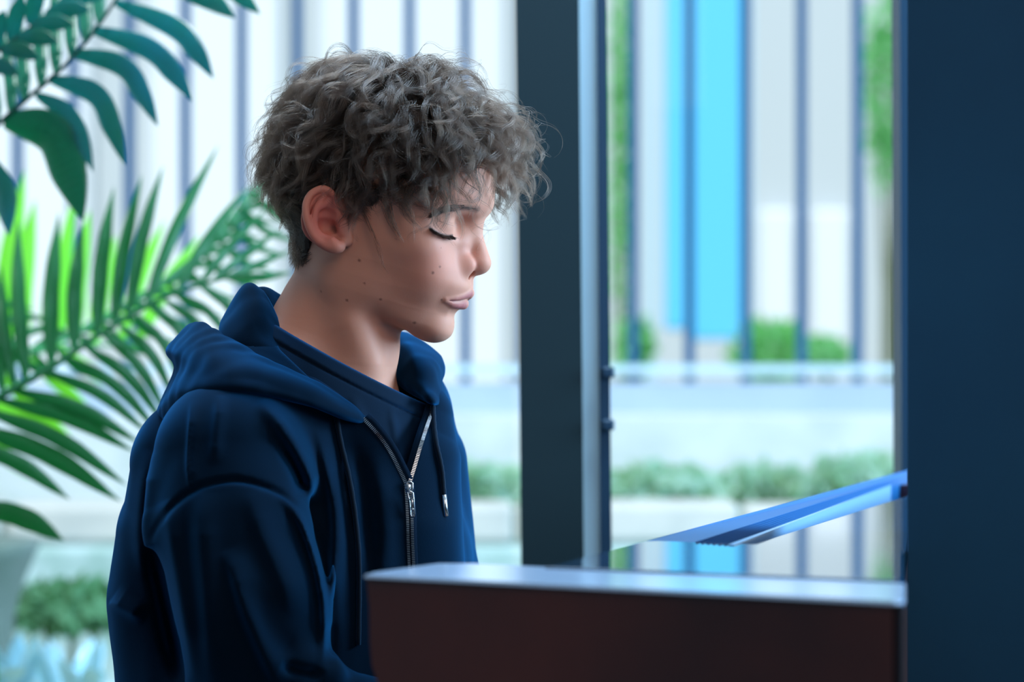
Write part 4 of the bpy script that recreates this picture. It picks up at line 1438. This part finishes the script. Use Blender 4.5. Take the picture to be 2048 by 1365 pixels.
# main lid beyond, and the blue-black strip along its front edge
m0 = onz(1475, 1097); m1 = onz(1815, 991); md = (m1 - m0) / np.linalg.norm(m1 - m0)
gap = .006
st0 = l0 + ed * (tt + .004)
n_b = m0 - st0 - ed * float((m0 - st0) @ ed)
w = float(np.linalg.norm(n_b)); nb = n_b / w
T1 = P(1818, 940.5, 2.66)                       # where the raised edge meets the window side
T2 = onz(1818, 990)
ed3 = np.array([T1[0], T1[1], 0]) - np.array([st0[0], st0[1], 0])
def strip(a0, a1, z0, z1, m, nm):
    """a lath of the lid's front edge; a runs across it (0 outer raised edge, w hinge side)"""
    k0, k1 = a0 / w, a1 / w
    N_ = np.array([st0[0], st0[1], 0.0]); E_2 = np.array([m0[0], m0[1], 0.0])
    F1 = np.array([T1[0], T1[1], T1[2] - ZT]); F2 = np.array([T2[0] - .004, T2[1] + .10, 0.0])
    def pt(k, far, z): 
        b = (F1 * (1 - k) + F2 * k) if far else (N_ * (1 - k) + E_2 * k)
        return (b[0], b[1], z + b[2])
    v = [pt(k0, 0, ZT - .03), pt(k1, 0, ZT - .03), pt(k1, 1, ZT - .03), pt(k0, 1, ZT - .03), pt(k0, 0, z0), pt(k1, 0, z1), pt(k1, 1, z1), pt(k0, 1, z0)]
    mb = MB(); mb.v = v; mb.f = [(3, 2, 1, 0), (4, 5, 6, 7), (0, 1, 5, 4), (1, 2, 6, 5), (2, 3, 7, 6), (3, 0, 4, 7)]
    return mb.build(nm, m, piano)
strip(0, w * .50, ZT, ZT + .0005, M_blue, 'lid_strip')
M_groove = mat('strip_edge', srgb(120, 160, 200), 0.3)
for i in range(6):     # raised reeds beside the hinge
    a = w * (.52 + .062 * i)
    strip(a, a + w * .040, ZT + .0006, ZT + .0026, M_blue, 'reed')
strip(w * .90, w * .965, ZT + .0022, ZT + .0022, M_groove, 'hinge')
# (main lid is laid after the slab helper below)
# keyboard, key bed, front, legs: hidden behind the cheek from here, real from beside
def along2(a0, a1, b0, b1, z0, z1, name, m, bev=0.0):
    q = [tuple(pl(a0, b0)), tuple(pl(a1, b0)), tuple(pl(a1, b1)), tuple(pl(a0, b1))]
    return MB().prism(q, z0, z1, bev).build(name, m, piano)
def ladder(Lp, Rp, z0, z1):
    """a flat slab between two plan lines"""
    mb = MB(); n_ = len(Lp)
    for z_ in (z0, z1):
        for a_, b_ in zip(Lp, Rp): mb.v += [(a_[0], a_[1], z_), (b_[0], b_[1], z_)]
    o = 2 * n_
    for i in range(n_ - 1):
        k = 2 * i
        mb.f += [(k, k + 2, k + 3, k + 1), (o + k, o + k + 1, o + k + 3, o + k + 2), (k, o + k, o + k + 2, k + 2), (k + 1, k + 3, o + k + 3, o + k + 1)]
    k = 2 * n_ - 2
    mb.f += [(0, 1, o + 1, o), (k, o + k, o + k + 1, k + 1)]
    return mb
bs = .11
while sight(1798, bs)[1] < 2.0: bs += .01
def inner(a0, z0, z1, name, m):
    ladder([pl(a0, .11), pl(a0, bs), pl(a0, bs + .12), pl(a0, 1.12)], [sight(1798, .11), sight(1798, bs), pl(.42, bs + .12), pl(.42, 1.12)], z0, z1).build(name, m, piano)
inner(.03, .62, .70, 'key_bed', M_brown)
along2(.035, .055, .11, 1.10, .70, .735, 'key_slip', M_brown)
for k in range(52):
    b0 = .125 + k * .0188
    along2(.058, .20, b0, b0 + .0182, .70, .745, 'white_key', M_key)
for k in range(52):
    if k % 7 in (1, 2, 4, 5, 6):
        b0 = .125 + k * .0188
        along2(.105, .20, b0 - .005, b0 + .005, .745, .757, 'black_key', M_ebony)
inner(.205, .70, ZT - .021, 'fallboard', M_brown)
along2(.02, .45, 1.125, 1.19, .62, ZT, 'cheek_far', M_brown)
along2(.06, .12, .02, .08, 0, .62, 'leg', M_brown)
along2(.06, .12, 1.13, 1.18, 0, .62, 'leg', M_brown)
along2(.30, .36, .02, .08, 0, .62, 'leg', M_brown)

pe_ = P(1816, 0, 2.0)[:2]
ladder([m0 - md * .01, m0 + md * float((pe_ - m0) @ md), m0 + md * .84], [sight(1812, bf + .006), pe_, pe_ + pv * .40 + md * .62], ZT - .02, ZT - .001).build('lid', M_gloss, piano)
# ================================================================ THE PALMS OUTSIDE THE GLASS
M_pal_dark = mat('palm_leaf_dark', srgb(10, 112, 92), 0.32, spec=0.8, trans=0.25, bump=(40, 0.1, 0.002))
M_pal_sky = mat('palm_leaf_sky_sheen', srgb(24, 134, 176), 0.28, spec=1.0, trans=0.2, noise=(7, srgb(8, 104, 62), 0.9))  # blue base stands for sky mirrored on the leaf tops
M_pal_green = mat('palm_leaf_green', srgb(14, 104, 54), 0.4, spec=0.6, trans=0.35)
M_pal_lime = mat('palm_leaf_lime', srgb(120, 205, 60), 0.5, spec=0.4, trans=0.55)
M_rachis = mat('palm_stalk', srgb(14, 80, 72), 0.5)
M_rachis_g = mat('palm_stalk_green', srgb(60, 150, 90), 0.5)

def leaflet(parent, pts, w, m, D, dD=0.0, twist=0.0, ribs=3, name='leaflet', wave=0.0, ripple=0):
    """one pinna: pts in the picture, width w px, from distance D to D + dD; pleated lengthwise"""
    c = spline(pts, 52 if ripple else 14); n = len(c)
    P3 = np.array([P(q[0], q[1], D + dD * i / (n - 1)) for i, q in enumerate(c)])
    t = np.gradient(P3, axis=0); t /= np.linalg.norm(t, axis=1, keepdims=True)
    view = np.array([0, 1.0, 0])
    a = np.cross(t, view); a /= np.linalg.norm(a, axis=1, keepdims=True)
    b = np.cross(t, a)
    ca, sa = math.cos(twist), math.sin(twist)
    a2 = a * ca + b * sa; b2 = np.cross(t, a2)
    k = 2 * ribs + 1
    v = []; f = []
    for i in range(n):
        s_ = i / (n - 1)
        hw = w / F_PX * D / 2 * (math.sin(min(1, s_ * 2.2 + .22) * math.pi / 2) * (1 - max(0, (s_ - .55) / .45) ** 1.6) + .02)
        for j in range(k):
            x = (j / (k - 1) * 2 - 1)
            z_ = (0.10 if j % 2 else -0.02) * hw * 1.1 - 0.25 * hw * x * x + wave * hw * math.sin(i * 1.7 + x) + (0.09 * hw * (1 - abs(x)) * math.sin(i * 2.2 + 2.0 * abs(x)) if ripple else 0)
            q = P3[i] + a2[i] * x * hw + b2[i] * z_
            v.append(q)
    for i in range(n - 1):
        for j in range(k - 1):
            o = i * k + j
            f.append((o, o + 1, o + k + 1, o + k))
    return link_mesh(name, v, f, m, parent, True)

def frond(parent, pts, D, dD, r0, r1, m):
    c = spline(pts, 30)
    P3 = [P(q[0], q[1], D + dD * i / 29) for i, q in enumerate(c)]
    return MB().tube(P3, list(np.linspace(r0, r1, 30)), 7).build('frond', m, parent, True)

def base_stem(parent, x, y, z1, top, m):
    MB().tube([(x, y, -0.02), (x + .01, y, z1 * .5), (x, y, z1), tuple(top)], [.03, .024, .016, .006], 8).build('stem', m, parent, True)

# --- dark glossy palm, top left
pa_ = thing('palm_plant', 'dark glossy blue-green palm frond hanging in from the top left corner', 'palm', (-0.78, 2.95, 0))
fr = frond(pa_, [(-140, 400), (-60, 302), (0, 245), (60, 192), (115, 145), (170, 85), (228, 5), (275, -80), (320, -180)], 2.84, -.02, .0034, .0016, M_rachis)
for base, tip, mid, w in [((232, 6), (427, 157), (345, 55), 40), ((184, 60), (386, 203), (295, 98), 42), ((140, 106), (316, 252), (240, 132), 40),
                          ((98, 158), (250, 331), (188, 190), 42), ((72, 190), (186, 344), (132, 228), 36), ((8, 243), (166, 442), (98, 270), 78),
                          ((-40, 300), (18, 472), (2, 372), 44), ((282, -80), (520, 28), (440, -30), 36), ((268, -60), (470, 36), (400, -5), 34)]:
    leaflet(fr, [base, mid, ((mid[0] * .45 + tip[0] * .55), (mid[1] * .5 + tip[1] * .5) - 4), tip], w * 1.12, M_pal_sky if w < 60 else M_pal_dark, 2.84, -.04, .35, ripple=1)
for base, tip in [((22, 228), (-2, 40)), ((48, 204), (34, 10)), ((82, 175), (72, -30)), ((112, 148), (108, -60)), ((143, 116), (140, -90)), ((172, 84), (172, -90)),
                  ((200, 48), (205, -100)), ((-10, 255), (-30, 90))]:
    leaflet(fr, [base, (base[0] - 4, base[1] * .6 + tip[1] * .4), tip], 30, M_pal_dark, 2.85, .05, -.3)
fr2 = frond(pa_, [(-160, 210), (-60, 140), (40, 70), (140, -10), (220, -90)], 2.83, .0, .003, .0015, M_rachis)
for i, (base, tip) in enumerate([((-40, 130), (40, 150)), ((0, 100), (80, 118)), ((30, 80), (118, 84)), ((60, 55), (150, 50)), ((90, 30), (182, 20)), ((120, 5), (214, -8)),
                                 ((-20, 112), (10, 20)), ((20, 85), (46, -10)), ((60, 50), (84, -40))]):
    leaflet(fr2, [base, ((base[0] + tip[0]) / 2, (base[1] + tip[1]) / 2 - 8), tip], 34, M_pal_sky, 2.83, -.02, .2)
q = P(-140, 400, 2.84)
base_stem(pa_, -0.78, 2.95, 1.0, q, M_rachis)
q = P(-160, 210, 2.83)
MB().tube([(-0.78, 2.95, 1.0), (-.76, 2.86, 1.2), tuple(q)], [.012, .008, .003], 7).build('stem', M_rachis, pa_, True)

# --- green palm, left
pg = thing('palm_plant', 'fresh green palm with long fanned leaflets behind the boy', 'palm', (-0.66, 3.02, 0))
gb = frond(pg, [(-120, 850), (-40, 815), (20, 782), (100, 736), (205, 665), (308, 604), (400, 570), (470, 552), (540, 548)], 3.02, -.05, .0060, .0014, M_rachis_g)
up = [((5, 785), (-14, 500), 30), ((28, 775), (2, 530), 26), ((52, 762), (36, 440), 32), ((103, 734), (118, 426), 34), ((149, 704), (166, 446), 32), ((195, 672), (228, 374), 32),
      ((228, 652), (284, 350), 28), ((258, 633), (326, 332), 28), ((294, 612), (436, 292), 26), ((354, 586), (494, 372), 22), ((398, 572), (540, 410), 18),
      ((426, 562), (566, 456), 18), ((452, 556), (582, 500), 18), ((470, 553), (584, 545), 22)]
for b, t, w in up:
    mid = ((b[0] * .55 + t[0] * .45) - 6, (b[1] * .5 + t[1] * .5) + 8)
    leaflet(gb, [b, mid, t], w, M_pal_green, 3.02, .06, .5, wave=.12)
dn = [((400, 570), (500, 690), 18), ((360, 588), (470, 700), 18), ((330, 600), (440, 722), 20), ((302, 614), (400, 740), 20), ((274, 630), (372, 790), 20), ((240, 650), (350, 800), 22),
      ((207, 668), (336, 836), 22), ((170, 692), (330, 850), 24), ((134, 714), (318, 866), 24), ((90, 742), (300, 870), 24), ((28, 780), (282, 888), 30),
      ((0, 800), (270, 905), 30), ((-30, 820), (254, 972), 32), ((-60, 850), (242, 1004), 40), ((-90, 880), (140, 1000), 34), ((-60, 1010), (128, 1082), 44)]
for b, t, w in dn:
    mid = ((b[0] * .5 + t[0] * .5) + 8, (b[1] * .55 + t[1] * .45) - 10)
    leaflet(gb, [b, mid, t], w, M_pal_green, 3.01, -.06, -.4, wave=.10)
base_stem(pg, -0.66, 3.02, .75, P(-120, 850, 3.02), M_rachis_g)
# a second frond of the same palm crossing behind
gc = frond(pg, [(-160, 560), (-60, 640), (60, 700), (200, 640), (330, 560), (430, 470), (500, 380)], 3.25, .1, .0045, .0014, M_rachis_g)
for i in range(16):
    s_ = i / 15
    bx, by = spline([(-60, 640), (60, 700), (200, 640), (330, 560), (430, 470), (500, 380)], 16)[i]
    leaflet(gc, [(bx, by), (bx + 60, by - 30), (bx + 130, by - 20)], 16, M_pal_green, 3.3, .05, .2)
    leaflet(gc, [(bx, by), (bx + 50, by + 50), (bx + 120, by + 76)], 16, M_pal_green, 3.3, .05, .2)
MB().tube([(-0.66, 3.02, .75), (-.72, 3.1, 1.0), tuple(P(-160, 560, 3.25))], [.012, .008, .004], 7).build('stem', M_rachis_g, pg, True)

# --- lime palm further out
pl_ = thing('palm_plant', 'pale lime palm standing out of focus behind the green one', 'palm', (-0.75, 3.5, 0))
lf = frond(pl_, [(-200, 900), (-80, 800), (40, 720), (160, 690), (300, 700)], 3.5, 0.0, .005, .0015, M_rachis_g)
for b, t, w in [((-60, 790), (-10, 300), 60), ((0, 745), (50, 340), 44), ((40, 722), (70, 400), 40), ((100, 700), (130, 470), 40), ((150, 692), (180, 420), 36), ((190, 690), (232, 470), 36),
                ((240, 692), (330, 440), 30), ((270, 696), (400, 470), 30), ((120, 696), (150, 380), 30), ((-20, 760), (20, 560), 50),
                ((-60, 800), (100, 850), 34), ((60, 712), (190, 830), 30), ((120, 700), (240, 780), 30), ((0, 745), (160, 900), 34), ((-80, 820), (60, 960), 40)]:
    leaflet(lf, [b, ((b[0] + t[0]) / 2 - 8, (b[1] + t[1]) / 2), t], w, M_pal_lime, 3.5, .05, .3)
base_stem(pl_, -0.95, 3.5, .7, P(-200, 900, 3.5), M_rachis_g)

# --- round stone planter and the low glossy plant
M_pot = mat('weathered_planter', srgb(112, 124, 118), 0.85, noise=(8, srgb(84, 104, 92), 0.8))
def lathe(prof, cx, cy, n=40):
    v = []; f = []
    for r, z_ in prof:
        for k in range(n):
            a = 2 * math.pi * k / n
            v.append((cx + r * math.cos(a), cy + r * math.sin(a), z_))
    for i in range(len(prof) - 1):
        for k in range(n):
            a, b = i * n + k, i * n + (k + 1) % n
            f.append((a, b, b + n, a + n))
    f.append(tuple(reversed(range(n)))); f.append(tuple(range((len(prof) - 1) * n, len(prof) * n)))
    mb = MB(); mb.v = v; mb.f = f
    return mb
D_ = 4.3
cx = X(-90, D_)
pot = thing('planter', 'tall grey-green stone planter at the left edge, out of focus', 'planter', (cx, D_, 0))
r_ = X(72, D_) - cx
lathe([(r_ * .5, -.02), (r_ * .62, .1), (r_ * .72, Z(1240, D_)), (r_ * .80, Z(1180, D_)), (r_ * .98, Z(1110, D_)), (r_ * 1.05, Z(1086, D_)), (r_ * 1.0, Z(1080, D_)), (r_ * .8, Z(1082, D_))], cx, D_).build('bowl', M_pot, pot, True)
M_pale = mat('pale_glossy_leaf', srgb(170, 212, 232), 0.3, spec=1.0, trans=0.15)
low = thing('low_plant', 'low glossy pale blue-green plant in the bottom left corner', 'plant', (X(90, 3.75), 3.75, 0))
st = MB()
rr = random.Random(9)
for i in range(34):
    bx = rr.uniform(-80, 200); by = rr.uniform(1400, 1470)
    tx = bx + rr.uniform(-60, 90); ty = rr.uniform(1262, 1400)
    leaflet(low, [(bx, by), ((bx + tx) / 2, (by + ty) / 2 - 20), (tx, ty)], rr.uniform(26, 44), M_pale, 3.75, rr.uniform(-.15, .15), rr.uniform(-.6, .6), name='leaf')
for i in range(5):
    q = P(-40 + i * 55, 1460, 3.75)
    st.tube([(X(60, 3.75), 3.75, -.02), ((X(60, 3.75) + q[0]) / 2, 3.75, .2), tuple(q)], [.012, .008, .004], 6)
st.build('stem', M_stem, low, True)
# ================================================================ WHAT CARRIES THE BOY: trousers, shoes, hands, bench
M_jeans = mat('dark_jeans', srgb(22, 30, 44), 0.85, bump=(900, 0.3, 0.0005))
M_shoe = mat('white_trainer', srgb(210, 210, 206), 0.6)
M_bench = mat('bench_leather', srgb(18, 18, 20), 0.4); M_bwood = mat('bench_wood', srgb(40, 22, 20), 0.4)
hip = np.array([-238, 2130, 560.])
def leg_pts(s):   # s=+1 near leg
    o = T_r * (s * 85)
    h = hip + o
    k = h + T_f * 385 + T_r * s * 45 + [0, 0, -28]
    a = k + T_f * 20 + [0, 0, -430]
    return h, k, a
def trousers_F(p):
    d = ell((p - hip.astype(f32)) @ T_M.T, (0, 0, 20), (150, 110, 95))
    for s in (1, -1):
        h, k, a = leg_pts(s)
        d = smin(d, chain(p, [(*h, 82), (*(h * .5 + k * .5), 74), (*k, 62)]), 30)
        d = smin(d, chain(p, [(*k, 60), (*(k * .5 + a * .5), 56), (*a, 50)]), 20)
    return smax(d - wob(p, 35, 17) * 3, 78 - p[:, 2], 3)
TV, TQ = surface_net(trousers_F, (-480, 1650, 60), (280, 2420, 720), 7.0, proj=1)
tr = fast_mesh('trousers', TV / 1000, TQ, M_jeans, person)
for s in (1, -1):
    h, k, a = leg_pts(s)
    def shoe_F(p, a=a):
        q = (p - np.array([a[0], a[1], 0], f32)) @ T_M.T
        d = smin(ell(q, (0, 10, 42), (42, 62, 40)), ell(q, (0, 105, 28), (44, 90, 30)), 20)
        d = smin(d, chain(q, [(0, -25, 70, 36), (0, -20, 100, 38)]), 20)
        return smax(d, 4 - q[:, 2], 3)
    c = np.array([a[0], a[1], 0])
    V_, Q_ = surface_net(shoe_F, c - [190, 190, 5], c + [230, 190, 150], 6.0, proj=1)
    fast_mesh('shoe', V_ / 1000, Q_, M_shoe, person)
# hands on the keys
def hand(wrist, aim, side):
    w = np.array(wrist, float); f = np.array(aim, float) - w; f /= np.linalg.norm(f)
    up = np.array([0, 0, 1.0]); r = np.cross(f, up); r /= np.linalg.norm(r); up = np.cross(r, f)
    def at(a, b, c): return tuple(w + f * a + r * b * side + up * c)
    lens = [(68, 24, 0.0), (80, 9, 1.0), (76, -7, .8), (62, -21, .2)]
    def F(p):
        d = chain(p, [(*at(-30, 0, 2), 22), (*at(5, 0, 0), 21)])
        for L_, b, k in lens:
            d = smin(d, chain(p, [(*at(5, b * .6, 2), 12), (*at(48, b, 6), 11)]), 8)
            d = smin(d, chain(p, [(*at(50, b, 7), 8.6), (*at(50 + L_ * .45, b * 1.12, 9), 8.0), (*at(50 + L_ * .75, b * 1.18, -7), 7.2), (*at(50 + L_ * .88, b * 1.2, -22), 6.4)]), 3)
        d = smin(d, chain(p, [(*at(8, 22, -4), 12), (*at(34, 40, -10), 9.5), (*at(58, 46, -18), 8.4), (*at(74, 44, -24), 7)]), 6)
        return d
    c = w + f * 50
    V_, Q_ = surface_net(F, c - 105, c + 105, 2.4, proj=1)
    o = fast_mesh('hand', V_ / 1000, Q_, M_skin, person)
    tn = np.ones((len(V_), 1)) * np.array(srgb(204, 144, 124)[:3])
    set_attr(o, 'tint', tn)
hand(Wp(862, 1472, -158), (pl(.12, .40)[0] * 1000, pl(.12, .40)[1] * 1000, 786), 1)
hand(Wp(1096, 1474, -76), (pl(.12, .55)[0] * 1000, pl(.12, .55)[1] * 1000, 786), -1)
# bench
bench = thing('piano_bench', 'dark padded piano bench the boy sits on', 'bench', (hip[0] / 1000, hip[1] / 1000, 0))
bc = hip / 1000
Mb = Matrix.Translation((bc[0] - .03, bc[1], 0)) @ Matrix.Rotation(-TY + math.pi / 2 * 0, 4, 'Z')
MB().box(-.17, .17, -.30, .30, .42, .468, .012, Mb).build('seat', M_bench, bench)
MB().box(-.16, .16, -.29, .29, .36, .42, .004, Mb).build('apron', M_bwood, bench)
for sx in (-1, 1):
    for sy in (-1, 1):
        MB().box(sx * .14 - .02, sx * .14 + .02, sy * .26 - .02, sy * .26 + .02, 0, .36, .004, Mb).build('leg', M_bwood, bench)
print('total', _t.time() - _t0)
